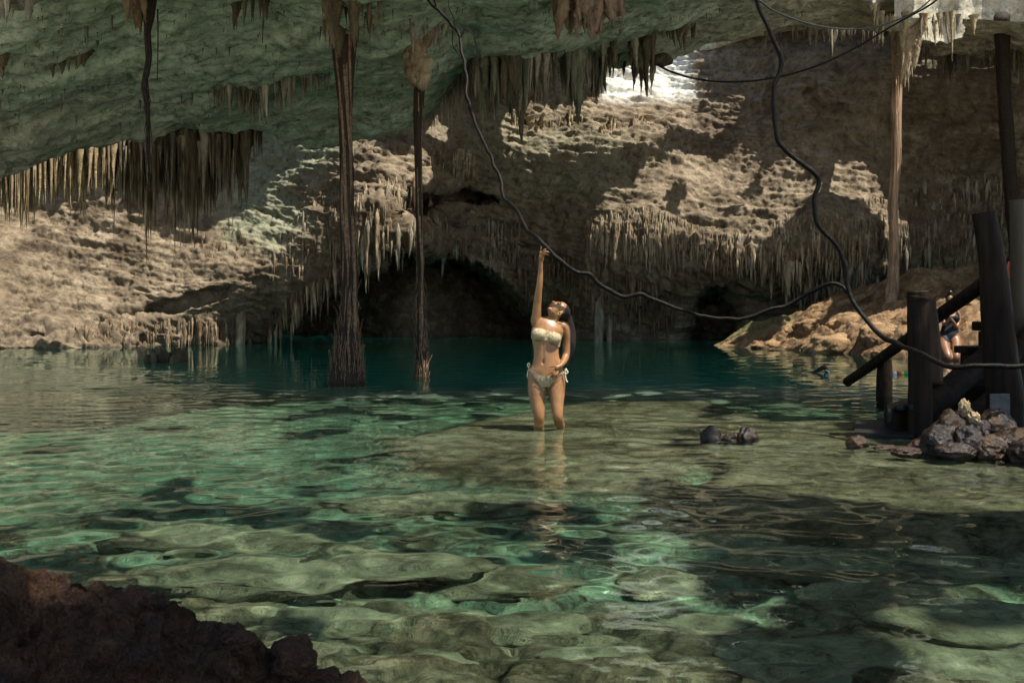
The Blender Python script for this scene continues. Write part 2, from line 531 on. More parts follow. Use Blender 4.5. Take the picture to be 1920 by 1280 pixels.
disp = disp + (0.05 * terr - 0.11 * pit - 0.08 * crack) * (1 - 0.55 * fm) * (1 - 0.5 * (1 - sst(420, 560, BPX))) * (1 - 0.4 * sst(1050, 1150, BPX)) + 0.045 * fbm(BP * np.array([1.2, 1.2, 1.0]), 6.0, 4, 0.72) + 0.05 * fbm(BP, 3.2, 3, 0.6, 5.0, ridged=True)
disp = disp * (1 - 0.3 * inn)
BP = BP + nb * disp[..., None]
me = mesh_np('cave_wall', BP, grid_q(len(by), len(bx)))
alg = np.clip((1 - sst(-30, 40, sdf_poly(BPX, BPY, [(430, 200), (600, 230), (640, 300), (560, 360), (600, 420), (560, 450), (520, 470), (430, 460), (400, 380)]) + wob * 2)) * 0.9
              + 0.55 * (1 - sst(-40, 60, sdf_poly(BPX, BPY, [(830, 200), (1100, 250), (1250, 300), (1150, 380), (950, 370), (830, 330)]) + wob))
              + 0.3 * (1 - sst(60, 330, BPY)), 0, 1)
attr(me, 'algae_waterlight', alg)
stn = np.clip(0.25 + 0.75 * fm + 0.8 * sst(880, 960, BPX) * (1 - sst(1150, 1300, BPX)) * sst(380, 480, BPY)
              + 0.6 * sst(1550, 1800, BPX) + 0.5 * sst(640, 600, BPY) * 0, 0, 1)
stn = np.maximum(stn, 0.9 * inn)  # whole inside of the grotto coloured darker brown
attr(me, 'stain_darkening', stn * 0.8)
attr(me, 'silt_sunspot', 0.9 * (1 - sst(-12, 22, sdf_poly(BPX, BPY, [(1120, 100), (1290, 100), (1300, 180), (1240, 195), (1130, 185)]) + wob)))  # sun spot under the skylight, painted white into the wall colour
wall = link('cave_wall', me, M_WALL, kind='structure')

LIPX = [-260, 0, 60, 120, 210, 300, 480, 560, 640, 720, 800, 870, 900, 1000, 1100, 1130, 1250, 1330, 1400, 1500, 1600, 1680, 1760, 1920, 2210]
LIPY = [380, 332, 300, 283, 258, 250, 240, 258, 262, 250, 205, 150, 112, 106, 106, 122, 108, 82, 66, 56, 58, 64, 90, 122, 140]
ceil_ctrl = [(-250, -150, 9.2), (300, -150, 9.8), (700, -150, 10.3), (1100, -60, 13.5), (1600, -60, 18.5), (2200, -60, 18.5),
             (-250, 0, 12.0), (0, 0, 12.5), (300, 0, 13.0), (650, 0, 13.3), (960, 0, 14.5), (1300, 0, 18), (1680, 0, 21), (1920, 0, 21), (2200, 0, 20),
             (0, 100, 14.0), (300, 100, 15.0), (650, 100, 16.3), (790, 100, 17.0), (960, 100, 18.8), (1200, 80, 21), (1500, 40, 23.6), (1900, 60, 23.8),
             (0, 200, 16.3), (300, 200, 18), (650, 200, 19.5), (800, 200, 21),
             (-250, 380, 18), (0, 332, 18.6), (210, 258, 19.0), (480, 240, 20.5), (640, 262, 22.0), (800, 205, 21.5), (900, 112, 19.8), (1100, 106, 21.0),
             (1250, 118, 24), (1330, 82, 23.8), (1500, 66, 25.4), (1620, 58, 24.9), (1720, 76, 26.2), (1920, 122, 26.2), (2200, 140, 23.5)]
fc = tps(ceil_ctrl)
lip_of = lambda px: np.interp(px, LIPX, LIPY)
top_of = lambda px: np.interp(px, [-260, 600, 800, 1000, 1600, 1655, 1900, 2210], [-170, -170, -60, -28, -28, 28, 40, 44])
cx = np.arange(-260, 2210, 2.9)
nv = 190
vv = np.linspace(0, 1, nv)
CPX = np.repeat(cx[None], nv, 0)
lipn = lip_of(cx) + 6 * fbm(np.stack([cx, 0 * cx, 0 * cx], -1), 1 / 40.0, 3)
CPY = lipn[None] * (1 - vv[:, None]) + top_of(cx)[None] * vv[:, None]
CD = fc(CPX, CPY)
CP = unp(CPX, CPY, CD)
nc = normals(CP)
nc *= -np.sign(nc[..., 2:3])
st2 = CP * np.array([0.5, 0.9, 1.0]) + np.stack([0 * CPX, CP[..., 0] * 0.25, 0 * CPX], -1)
ctq = fbm(st2, 0.8, 5, 0.6, 77.0) * 4.5
ctr_ = np.floor(ctq) + sst(0.6, 0.98, ctq - np.floor(ctq))
cpit = sst(0.3, 0.5, fbm(CP, 1.3, 4, 0.6, 35.0))
cdisp = 0.03 * ctr_ - 0.10 * cpit + 0.022 * fbm(CP, 6.0, 4, 0.66) + 0.42 * fbm(CP, 0.35, 3) + 0.10 * np.maximum(0, fbm(CP, 1.3, 3, 0.6, 13.0)) + 0.12 * fbm(st2, 0.9, 5, 0.55, ridged=True) + 0.07 * fbm(CP, 2.2, 4, 0.6)
CP = CP + nc * cdisp[..., None] * sst(-0.05, 0.12, 1 - np.abs(vv - 0.0))[:, None, None]
# fold up and back behind the lip so that the edge has thickness
nf = 26
fold = []
for k in range(nf, 0, -1):
    s = k / nf
    p = CP[0] + np.array([0, 0.18 + 0.1 * s, 0]) * min(1, s * 3) + np.array([0, 0, 3.2]) * s ** 1.5
    p = p + 0.14 * fbm(p, 0.9, 4)[:, None] * np.array([0.3, 1, 0.2])
    fold.append(p)
CPA = np.concatenate([np.array(fold), CP], 0)
SLOPE_FOOT = [(4.6, 26.6), (7.2, 24.2), (8.0, 21.2), (8.4, 19.4), (10.4, 20.0), (12.6, 23.0), (11.2, 26.0), (8.2, 27.2), (5.6, 27.4)]
tq = (CPA[..., 2] - 0.8) / -SUN_D.z
fpx, fpy = CPA[..., 0] + SUN_D.x * tq, CPA[..., 1] + SUN_D.y * tq
hole = (sdf_poly(fpx, fpy, SLOPE_FOOT) + 0.9 * fbm(CPA, 0.8, 4, 0.6, 3.0)) < -0.15
hole &= np.concatenate([np.repeat(CPX[:1], nf, 0), CPX], 0) < 1800 + 25 * fbm(CPA, 1.5, 3)
cq = grid_q(nf + nv, len(cx))
cq = cq[~hole.ravel()[cq].any(1)]
used_ = np.unique(cq)
rm_ = np.full(CPA.shape[0] * CPA.shape[1], -1)
rm_[used_] = np.arange(len(used_))
me = mesh_np('cave_ceiling', CPA.reshape(-1, 3)[used_], rm_[cq])
ca = np.concatenate([np.repeat(np.full((1, len(cx)), 0.3), nf, 0),
                     np.clip(0.95 - 0.55 * sst(1200, 1600, CPX) - 0.5 * sst(150, 260, CPY) * (1 - sst(250, 420, CPX)), 0, 1)], 0)  # less green at lower left: the lit patch painted as a paler colour
attr(me, 'algae_waterlight', ca.ravel()[used_])
cs = np.concatenate([np.full((nf, len(cx)), 0.4), 0.35 + 0.4 * sst(1350, 1700, CPX) * sst(20, 110, CPY)], 0)
attr(me, 'stain_darkening', cs.ravel()[used_])
ceiling = link('cave_ceiling', me, M_CEIL, kind='structure')

def samp(A, gx, gy, px, py):
    i = np.clip(np.interp(px, gx, np.arange(len(gx))), 0, len(gx) - 1.001)
    j = np.clip(np.interp(py, gy, np.arange(len(gy))), 0, len(gy) - 1.001)
    a, b = int(i), int(j)
    fx, fy = i - a, j - b
    return (A[b, a] * (1 - fx) * (1 - fy) + A[b, a + 1] * fx * (1 - fy) + A[b + 1, a] * (1 - fx) * fy + A[b + 1, a + 1] * fx * fy)
def on_wall(px, py):
    return samp(BP, bx, by, px, py)
def on_ceil(px, py):
    l, t = float(lip_of(px)), float(top_of(px))
    v = np.clip((l - py) / (l - t), 0, 1)
    return samp(CP, cx, vv, px, v)

# ------------------------------------------------------------------ unseen roof plate added to shape the sun; openings placed for its patches
ZP = 9.6
def to_roof(P):
    t = (ZP - P[2]) / (-SUN_D.z)
    return (P[0] - SUN_D.x * t, P[1] - SUN_D.y * t)
def w_(px, py, z=-0.1):
    p = onwater(px, py, z)
    return (p.x, p.y, p.z)
WALLLIT = []
LIT = []          # openings, each given by the outline of the ground or wall its sun patch falls on
LIT.append([w_(940, 800), w_(1085, 730), w_(1360, 745), w_(1330, 800), w_(1300, 840), w_(1245, 905), w_(1150, 930), w_(900, 925), w_(820, 880)])
LIT.append([w_(1345, 845), w_(1345, 800), w_(1460, 790), w_(1600, 812), w_(1680, 862), w_(1990, 872), w_(2050, 970), w_(1900, 980), w_(1600, 955), w_(1430, 945), w_(1320, 900)])
LIT.append([w_(985, 1045), w_(1190, 1040), w_(1330, 1090), w_(1290, 1180), w_(1130, 1180), w_(1000, 1110)])
WALLLIT.append(([(-120, 415), (0, 415), (150, 430), (260, 455), (430, 450), (520, 430), (600, 430), (600, 490), (525, 560), (455, 610), (300, 640), (60, 655), (-120, 650)], 0.36))
WALLLIT.append(([(540, 285), (640, 280), (740, 300), (775, 330), (770, 440), (690, 478), (640, 500), (590, 500), (600, 420), (560, 360)], 0.28))
WALLLIT.append(([(1130, 100), (1285, 110), (1300, 180), (1380, 215), (1370, 250), (1240, 250), (1225, 290), (1100, 285), (1060, 275), (940, 270), (950, 225), (1050, 225), (1140, 190)], 0.2))
WALLLIT.append(([(1215, 310), (1330, 292), (1520, 320), (1570, 420), (1530, 480), (1400, 470), (1300, 440), (1170, 450), (1120, 400)], 0.10))
LIT.append([(11.3 + SUN_D.x / -SUN_D.z * ZP, 25.0 + SUN_D.y / -SUN_D.z * ZP, 0), (14.6 + SUN_D.x / -SUN_D.z * ZP, 24.3 + SUN_D.y / -SUN_D.z * ZP, 0), (14.6 + SUN_D.x / -SUN_D.z * ZP, 27.9 + SUN_D.y / -SUN_D.z * ZP, 0), (11.5 + SUN_D.x / -SUN_D.z * ZP, 28.2 + SUN_D.y / -SUN_D.z * ZP, 0)])
LIT.append([(x_, y_, 0.8) for x_, y_ in SLOPE_FOOT])
LIT.append([U(-90, 300, 20.4), U(-90, 300, 21.7), U(215, 255, 21.7), U(225, 300, 21.5), U(225, 400, 20.9), U(215, 400, 20.4), U(60, 440, 20.4)])
holes = [[to_roof(p) for p in pl] for pl in LIT]
gs = 0.13
gx = np.arange(-34, 34, gs)
gy = np.arange(-6.5, 46, gs)
GX, GY = np.meshgrid(gx, gy)
gw = 0.35 * fbm(np.stack([GX, GY, 0 * GX], -1), 0.9, 4, 0.6)
open_ = np.zeros(GX.shape, bool)
for h in holes:
    open_ |= (sdf_poly(GX, GY, h) + gw) < 0
for pl, rr_ in WALLLIT:
    xs_, ys_ = [p[0] for p in pl], [p[1] for p in pl]
    for x in np.arange(min(xs_), max(xs_), 16.0):
        for y in np.arange(min(ys_), max(ys_), 12.0):
            if sdf_poly(np.array([x]), np.array([y]), pl)[0] < 0:
                cx_, cy_ = to_roof(on_wall(x, y))
                i0, i1 = np.searchsorted(gx, [cx_ - 1, cx_ + 1])
                j0, j1 = np.searchsorted(gy, [cy_ - 1, cy_ + 1])
                w = (slice(j0, j1), slice(i0, i1))
                open_[w] |= np.hypot(GX[w] - cx_, GY[w] - cy_) + 0.5 * gw[w] < rr_
# small holes added to the plate to let scattered flecks of sun through
fl = fbm(np.stack([GX, GY, 0 * GX + 9], -1), 1.5, 4, 0.6)
fx, fy = GX + SUN_D.x / -SUN_D.z * ZP, GY + SUN_D.y / -SUN_D.z * ZP
thr = np.full(GX.shape, 0.40)
for (ax, ay, rx, ry, tv) in ((-3.4, 9.6, 7.2, 6.0, -0.14), (0.0, 5.6, 2.0, 1.3, 0.04), (-1.6, 4.9, 2.2, 1.6, -0.1), (1.9, 3.5, 1.6, 1.0, -0.06), (0.3, 3.2, 2.0, 1.1, -0.14), (0.3, 4.5, 1.7, 1.0, -0.12), (2.6, 4.3, 1.2, 0.5, 0.02), (-2.5, 13.8, 8.0, 4.5, 0.02), (3.5, 13.6, 3.5, 2.0, 0.1)):
    thr = np.minimum(thr, tv + 0.85 * np.clip(np.hypot((fx - ax) / rx, (fy - ay) / ry) - 0.45, 0, 1))
fleck = (fl > thr) & (fy < 19) & (np.abs(fx) < 9)
open_ |= fleck
# plate cut away out of view so sun and sky reach the reflector banks
lx, ly = GX + SUN_D.x / -SUN_D.z * ZP, GY + SUN_D.y / -SUN_D.z * ZP
side = np.minimum(np.abs(lx) - (0.53 * np.maximum(ly, 0) + np.where(lx > 0, 3.6, 2.8)), 13.5 - ly) + 2.0 * gw
side = np.maximum(side, -1.0 - ly + gw)
open_ |= side > 0
GZ = ZP + 0.4 * fbm(np.stack([GX, GY, 0 * GX], -1), 0.2, 3)
q = grid_q(len(gy), len(gx))
keep = ~open_.ravel()[q].any(1)
q = q[keep]
V = np.stack([GX, GY, GZ], -1).reshape(-1, 3)
used = np.unique(q)
remap = np.full(len(V), -1)
remap[used] = np.arange(len(used))
me = mesh_np('gobo_roof', V[used], remap[q])
roof = link('gobo_roof', me, M_CEIL, kind='structure')
sm = roof.modifiers.new('thick', 'SOLIDIFY')
sm.thickness = 0.35
sm.offset = 1

# ------------------------------------------------------------------ lakebed and water
def persp_grid(ny, nx, d0, d1, wk, wc):
    d = d0 * (d1 / d0) ** np.linspace(0, 1, ny)
    t = np.linspace(-1, 1, nx)
    X = t[None] * (wk * d[:, None] + wc)
    Y = np.repeat(d[:, None], nx, 1)
    return X, Y
SHELF_A = [(2.5, 12.6), (0.9, 12.4), (-0.2, 10.8), (-1.0, 9.2), (-0.7, 7.6), (0.2, 7.1), (1.0, 7.0), (1.5, 8.0), (1.8, 9.3), (2.6, 10.6)]
SHELF_B = [(1.75, 8.9), (2.0, 10.2), (4.6, 10.3), (8.5, 9.5), (8.5, 5.0), (4.2, 5.0), (2.8, 5.35), (1.9, 5.6), (1.25, 5.9), (1.25, 6.7), (1.6, 7.4), (1.55, 8.1)]
def worley(X, Y, sc, seed):
    x, y = X * sc, Y * sc
    i, j = np.floor(x), np.floor(y)
    best = np.full(x.shape, 9.0)
    sec = np.full(x.shape, 9.0)
    hid = np.zeros(x.shape)
    for a in (-1, 0, 1):
        for b in (-1, 0, 1):
            ci, cj = (i + a).astype(int), (j + b).astype(int)
            h = _perm[(_perm[(ci + seed) & 255] + cj) & 255]
            fx = ci + 0.15 + 0.7 * (h / 255.0)
            fy = cj + 0.15 + 0.7 * (_perm[h] / 255.0)
            d = np.hypot(x - fx, y - fy)
            new = d < best
            sec = np.where(new, best, np.minimum(sec, d))
            hid = np.where(new, _perm[_perm[h]] / 255.0, hid)
            best = np.minimum(best, d)
    return best, sec, hid

def bed_z(X, Y):
    P = np.stack([X, Y, 0 * X], -1)
    wx = 0.28 * fbm(P, 0.8, 4)
    z = -0.28 - 0.32 * sst(2.2, 4.6, Y) - 0.45 * sst(4.5, 7.5, Y) - 0.5 * sst(9, 13, Y) - 1.5 * sst(11.5, 16, Y + 0.25 * X)
    z = z - 0.5 * sst(-0.5, -4, X) * sst(4, 7, Y)
    z = z - 0.35 * (1 - sst(0.0, 0.8, np.abs(Y - 4.95 - 0.12 * X + wx))) * sst(-1, 1.2, X)
    for pl, zz, sf in ((SHELF_A, -0.40, 0.5), (SHELF_B, -0.20, 0.22)):
        m = 1 - sst(-sf * 0.3, sf, sdf_poly(X, Y, pl) + wx)
        z = z + m * (zz - z)
    deep = sst(-0.3, -1.2, z)
    st = np.stack([X * 0.8 + Y * 0.15, Y * 1.6, 0 * X], -1)
    z = z + (0.05 + 0.16 * deep) * fbm(st, 0.9, 5, 0.55, ridged=True) + 0.05 * fbm(P, 2.6, 4, 0.6)
    near = 1 - sst(4.5, 7, Y)
    c = fbm(P, 1.9, 3, 0.5, 31.0)
    z = z + near * 0.13 * np.round(c * 4) / 4 + near * 0.05 * fbm(P, 5.0, 3)
    wxn = X + 0.12 * fbm(P, 3.0, 3)
    wyn = Y + 0.12 * fbm(P, 3.0, 3, 0.5, 8.0)
    d1, d2, hh = worley(wxn, wyn * 1.25, 1.7, 3)
    z = z + near * (0.17 * sst(0.02, 0.35, d2 - d1) * hh - 0.05)
    d1, d2, hh = worley(wxn, wyn * 1.2, 4.5, 9)
    z = z + (0.35 + 0.65 * near) * (0.05 * sst(0.02, 0.4, d2 - d1) * hh - 0.02) * (1 - sst(8, 12, Y))
    return np.minimum(z, -0.06)
LX, LY = persp_grid(520, 460, 1.0, 44, 0.85, 2.0)
LZ = bed_z(LX, LY)
me = mesh_np('lakebed', np.stack([LX, LY, LZ], -1), grid_q(*LX.shape))
dp = sst(14.6, 18.5, LY + 0.15 * LX + 1.2 * fbm(np.stack([LX, LY, 0 * LX], -1), 0.4, 3)) * sst(-0.55, -1.0, LZ)
attr(me, 'algae_waterlight', np.clip(0.85 * sst(-0.36, -0.75, LZ) * (1 - dp), 0, 1))  # greener with depth: the water's tint painted into the bed colour
PL = np.stack([LX, LY, 0 * LX], -1)
wa, wb = LX + 0.12 * fbm(PL, 3.0, 3), LY + 0.12 * fbm(PL, 3.0, 3, 0.5, 8.0)
g1, g2, gh = worley(wa, wb * 1.25, 1.7, 3)
g3, g4, gi = worley(wa, wb * 1.2, 4.5, 9)
stone_gap = np.maximum((1 - sst(0.02, 0.22, g2 - g1)) * (1 - sst(5, 7.5, LY)), 0.7 * (1 - sst(0.02, 0.25, g4 - g3)) * (1 - sst(6, 10, LY)))  # gaps between the bed stones, coloured darker brown
attr(me, 'stain_darkening', np.clip((0.2 + 0.3 * sst(-0.3, -0.9, LZ) + 1.2 * stone_gap + 0.5 * (gi > 0.75) * (1 - sst(6, 9, LY))) * (1 - dp), 0, 1))
attr(me, 'silt_sunspot', dp)
bed = link('lakebed', me, M_BED, kind='structure')
bed.cycles.is_caustics_receiver = True

mw = bpy.data.materials.new('clear_water')
mw.use_nodes = True
nt = mw.node_tree
nt.nodes.clear()
out = nt.nodes.new('ShaderNodeOutputMaterial')
gl = nt.nodes.new('ShaderNodeBsdfGlass')
gl.inputs['IOR'].default_value = 1.33
gl.inputs['Roughness'].default_value = 0.0
gl.inputs['Color'].default_value = (0.82, 0.99, 0.935, 1)
nt.links.new(gl.outputs[0], out.inputs[0])
WX, WY = persp_grid(800, 620, 0.6, 44, 0.8, 1.5)
WZ = np.zeros_like(WX)
wr = np.random.RandomState(11)
sp = 0.0055 * WY + 0.004
for k in range(80):
    lam = 0.085 * 2 ** (wr.rand() * 3.6)
    a = rad(90) + wr.normal() * 0.75
    slope = 0.0115 if lam < 0.45 else 0.003
    amp = slope * lam / (2 * math.pi)
    ph = wr.rand() * 6.28
    kk = 2 * math.pi / lam
    att = 1 - sst(lam / 6.0, lam / 3.0, sp)
    mod = 1.0
    WZ += amp * att * np.sin(kk * (WX * math.cos(a) + WY * math.sin(a)) + ph + 1.2 * np.sin(0.5 * WX + 0.4 * WY + ph))
patch = 0.45 + 1.1 * sst(-0.35, 0.35, fbm(np.stack([WX * 0.25, WY * 0.5, 0 * WX], -1), 1.0, 3))
WZ *= patch
me = mesh_np('water', np.stack([WX, WY, WZ], -1), grid_q(*WX.shape))
water = link('water', me, mw, kind='structure')
water.cycles.is_caustics_caster = True

# pale reflector bank added out of view, sunlit to bounce light onto the ceiling
hx = np.linspace(-45, 45, 180)
hy = np.linspace(-42, 15, 180)
HX, HY = np.meshgrid(hx, hy)
HZ = 0.1 + 0.5 * sst(0.5, -5, HY) + 2.5 * sst(-10, -40, HY) - 0.75 * sst(-1.0, 1.2, HY) + 0.25 * fbm(np.stack([HX, HY, 0 * HX], -1), 0.5, 5)
HZ = np.minimum(HZ, 0.35 + 10 * sst(-1.5, -7, HY))
bank = sst(0.0, 1.6, np.abs(HX) - (0.53 * np.maximum(HY, 0) + np.where(HX > 0, 3.4, 2.6))) * (1 - sst(12.5, 14.5, HY))  # unseen side banks, raised as sunlit reflectors
HZ = np.where(HY > 0.0, -6.0 * sst(0.6, 1.3, HY) - 0.5 + bank * (0.85 + 6.0 * sst(0.6, 1.3, HY) + 0.25 * fbm(np.stack([HX, HY, 0 * HX], -1), 0.7, 4)), HZ)
me = mesh_np('bounce_bank', np.stack([HX, HY, HZ], -1), grid_q(*HX.shape))
bounce_bank = link('bounce_bank', me, M_BOUNCE, kind='structure')

# the body of deep turquoise water further out: a closed volume under the surface
bm = bmesh.new()
bmesh.ops.create_cube(bm, size=1.0)
for v in bm.verts:
    v.co.x *= 76
    v.co.y = 16.6 + (v.co.y + 0.5) * 36
    v.co.z = -0.48 if v.co.z > 0 else -7.0
me = bpy.data.meshes.new('deep_water')
bm.to_mesh(me)
bm.free()
md = bpy.data.materials.new('turquoise_depth')
md.use_nodes = True
nt = md.node_tree
nt.nodes.clear()
out = nt.nodes.new('ShaderNodeOutputMaterial')
va = nt.nodes.new('ShaderNodeVolumeAbsorption')
va.inputs['Color'].default_value = (0.05, 0.935, 0.865, 1)
va.inputs['Density'].default_value = 0.30
nt.links.new(va.outputs[0], out.inputs['Volume'])
deep = link('deep_water', me, md, kind='stuff')

# ------------------------------------------------------------------ stalactites
def stal_unit(seed, sides=8, rings=9, flut=0.0, blunt=0.75, lump=0.12, spindle=False):
    r_ = np.random.RandomState(seed)
    t = np.linspace(0, 1, rings) ** 0.9
    prof = (1 - t) ** blunt * (1 + lump * r_.normal(size=rings) * (t > 0.05) * (t < 0.97)) + 0.012
    if spindle:
        prof = np.maximum(0.02, prof) * sst(-0.05, 0.22, t)
    else:
        prof[0] *= 1.35
        prof[1] *= 1.08
    bend = np.cumsum(r_.normal(size=(rings, 2)) * 0.1 * (9.0 / rings) , 0) * t[:, None]
    th = np.linspace(0, 2 * math.pi, sides, endpoint=False)
    fl = np.array([1 + flut * fbm(np.stack([np.cos(th) * 2, np.sin(th) * 2, np.full(sides, k * 0.25)], -1), 1.0, 2, 0.5, seed) for k in range(rings)])
    V = np.stack([np.cos(th)[None] * prof[:, None] * fl + bend[:, :1], np.sin(th)[None] * prof[:, None] * fl + bend[:, 1:], np.repeat(-t[:, None], sides, 1)], -1)
    i = np.arange(rings * sides).reshape(rings, sides)
    j = np.roll(i, -1, 1)
    Q = np.stack([i[:-1], i[1:], j[1:], j[:-1]], -1).reshape(-1, 4)
    return V.reshape(-1, 3), Q
U_SMALL = [stal_unit(k, 5, 6, 0.0, 0.9 + 0.15 * (k % 3), 0.1, True) for k in range(6)]
U_MED = [stal_unit(20 + k, 8, 11, 0.3, 0.75 + 0.18 * (k % 3), 0.13) for k in range(6)]
U_WALL = [stal_unit(60 + k, 8, 11, 0.3, 0.85 + 0.18 * (k % 3), 0.12, True) for k in range(6)]
U_BIG = [stal_unit(40 + k, 18, 28, 0.6, 0.65 + 0.2 * (k % 3), 0.07) for k in range(6)]
_mcache = {}
def unit_mesh(kind, k, mat):
    key = (kind, k, mat.name)
    if key not in _mcache:
        V, Q = {'med': U_MED, 'big': U_BIG, 'wall': U_WALL}[kind][k]
        me = mesh_np('stalactite', V, Q)
        me.materials.append(mat)
        _mcache[key] = me
    return _mcache[key]

def inpoly(px, py, pl):
    return sdf_poly(np.array([px]), np.array([py]), pl)[0] < 0

def formation(name, label, cat, sheet, region, n, tip, mat, keep=8, kind='med', ratio=(0.07, 0.14), rmax=0.2, lmin=0.06, short=0.35,
              dshift=0.0, mats=None, seed=1, slab=None):
    """stalactites rooted inside `region` (pixel outline on a sheet) with tips near tip(px)"""
    r_ = np.random.RandomState(seed)
    xs, ys = [p[0] for p in region], [p[1] for p in region]
    items = []
    tries = 0
    while len(items) < n and tries < n * 30:
        tries += 1
        x, y = r_.uniform(min(xs), max(xs)), r_.uniform(min(ys), max(ys))
        if not inpoly(x, y, region):
            continue
        P = on_wall(x, y) if sheet == 'w' else on_ceil(x, y) if sheet == 'c' else unp(x, y, sheet + r_.uniform(-0.3, 0.3))
        P = np.array(P, float)
        P[1] += dshift
        D = P[1]
        tp = tip(x) if callable(tip) else tip
        cn = float(fbm(np.array([x, y * 0.4, seed * 9.1]), 1 / 16.0, 3, 0.6))
        if n < 30:
            cn = 0.4
        if cn < -0.28 + 0.25 * r_.rand():
            continue
        full = (tp - y) / F * D * min(1.0, 0.62 + 0.9 * max(0.0, cn + 0.12))
        L = full * (short + (1 - short) * r_.rand() ** 1.6) if callable(tip) or tp > y else full
        if L < lmin:
            continue
        R = min(rmax * r_.uniform(0.6, 1.2), L * r_.uniform(ratio[0] * 0.75, ratio[1]))
        if r_.rand() < 0.1:
            R *= 2.1
        if sheet == 'w':
            P[1] -= R * 0.6
        P[2] += min(0.25, 0.12 * L + 0.03)
        L += min(0.25, 0.12 * L + 0.03)
        items.append((L * R, P, L, R, r_.uniform(0, 6.28), r_.randint(6), r_.randint(99)))
    if not items:
        return None
    items.sort(key=lambda q: -q[0])
    c = np.mean([q[1] for q in items], 0)
    root = thing(name, label, cat, tuple(c))
    if slab is not None:
        part('base_rock', slab, mat, root)
    mats = mats or [mat]
    for q in items[:keep]:
        o = link('stalactite', unit_mesh(kind, q[5], mats[q[6] % len(mats)]), None, root)
        o.location = tuple(q[1] - c)
        o.rotation_euler = (r_.normal() * 0.03, r_.normal() * 0.03, q[4])
        o.scale = (q[3], q[3], q[2])
    rest = items[keep:]
    if rest:
        for mi, m in enumerate(mats):
            lst = []
            for q in rest:
                if q[6] % len(mats) != mi:
                    continue
                Vu, Qu = (U_MED if q[2] > 0.6 else U_SMALL)[q[5]]
                ca, sa = math.cos(q[4]), math.sin(q[4])
                W = Vu.copy()
                W[:, 0], W[:, 1] = (Vu[:, 0] * ca - Vu[:, 1] * sa) * q[3], (Vu[:, 0] * sa + Vu[:, 1] * ca) * q[3]
                W[:, 2] *= q[2]
                lst.append((W + q[1], Qu))
            if lst:
                part('stalactite_fringe', mesh_np('stalactite_fringe', *joinvq(lst)), m, root, kind='stuff')
    return root

def prof(xs, ys):
    return lambda x: float(np.interp(x, xs, ys))

def rib(pts, r, seed):
    P = catmull([tuple(U(*p)) for p in pts], 14)
    V, Q = tube_vq(P, [(r * 1.3, r)] * len(P), 20)
    d = fbm(V, 0.9, 4, 0.55, seed)
    ctr = np.repeat(P, 20, 0)
    n = V[:len(ctr)] - ctr
    V[:len(ctr)] += n * (0.9 * d[:len(ctr), None])
    return mesh_np('base_rock', V, Q)

CAT = 'stalactite cluster'
formation('stalactite_curtain', 'sunlit pale tan fringe of thin stalactites under the ledge at far left', CAT, 21.0,
          [(-80, 300), (215, 240), (215, 275), (-80, 345)], 760, prof([-80, 0, 60, 110, 150, 215], [470, 440, 450, 410, 440, 400]), M_STAL, 45, 'med',
          (0.025, 0.055), 0.09, seed=2, short=0.25, mats=[M_STAL, M_PALE, M_PALE], slab=rib([(-120, 325, 21.9), (0, 300, 21.8), (110, 268, 21.7), (220, 240, 21.8)], 0.36, 5))
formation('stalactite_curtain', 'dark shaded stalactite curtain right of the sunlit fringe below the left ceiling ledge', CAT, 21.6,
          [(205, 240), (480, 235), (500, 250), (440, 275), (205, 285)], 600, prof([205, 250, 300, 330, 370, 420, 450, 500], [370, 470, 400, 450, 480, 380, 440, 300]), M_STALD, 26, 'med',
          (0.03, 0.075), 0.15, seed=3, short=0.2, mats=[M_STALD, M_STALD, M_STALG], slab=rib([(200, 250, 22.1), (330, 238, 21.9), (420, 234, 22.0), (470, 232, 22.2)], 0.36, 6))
formation('stalactite_fringe_band', 'low brown band of thin stalactites hanging against the sunlit left bank', CAT, 22.2,
          [(190, 245), (440, 238), (440, 262), (190, 270)], 170, prof([190, 250, 330, 440], [440, 505, 495, 440]), M_STAL, 16, 'med',
          (0.02, 0.045), 0.075, seed=4, short=0.7, mats=[M_STAL, M_STALB])
formation('stalactite_cluster', 'grey finger-like stalactites hanging mid ceiling left of the thick hanging root', CAT, 'c',
          [(395, 150), (520, 140), (620, 128), (622, 152), (520, 170), (400, 176)], 150, prof([395, 440, 500, 540, 580, 622], [215, 225, 235, 232, 190, 205]), M_STALG, 18, 'big',
          (0.06, 0.12), 0.17, seed=5, short=0.3, mats=[M_STALG, M_STALG, M_STALD])
formation('stalactite_curtain', 'big grey-brown curtain of thick stalactites hanging at the ceiling lip above the woman', CAT, 'c',
          [(885, 95), (1000, 92), (1130, 98), (1130, 122), (1000, 120), (885, 128)], 330, prof([885, 930, 960, 1000, 1040, 1075, 1100, 1130], [250, 290, 270, 235, 215, 265, 240, 190]), M_STALG, 34, 'big',
          (0.055, 0.11), 0.21, seed=6, short=0.5, mats=[M_STALM, M_STALM, M_STALG, M_STALD])
formation('stalactite_fringe_band', 'thin dull stalactites along the sloping ceiling lip right of the slim root', CAT, 'c',
          [(795, 200), (850, 158), (895, 120), (900, 135), (860, 180), (810, 220)], 60, prof([795, 900], [272, 262]), M_STALG, 14, 'med', (0.04, 0.08), 0.11, seed=7, mats=[M_STALG, M_STAL])
formation('stalactite_cluster', 'small sunlit cream stalactites below the big grey curtain', CAT, 'w',
          [(940, 225), (1090, 222), (1095, 250), (945, 245)], 70, prof([940, 1000, 1015, 1040, 1090], [268, 275, 290, 268, 262]), M_STAL, 12, 'med', (0.07, 0.13), 0.12, seed=8, mats=[M_STAL, M_PALE], short=0.3)
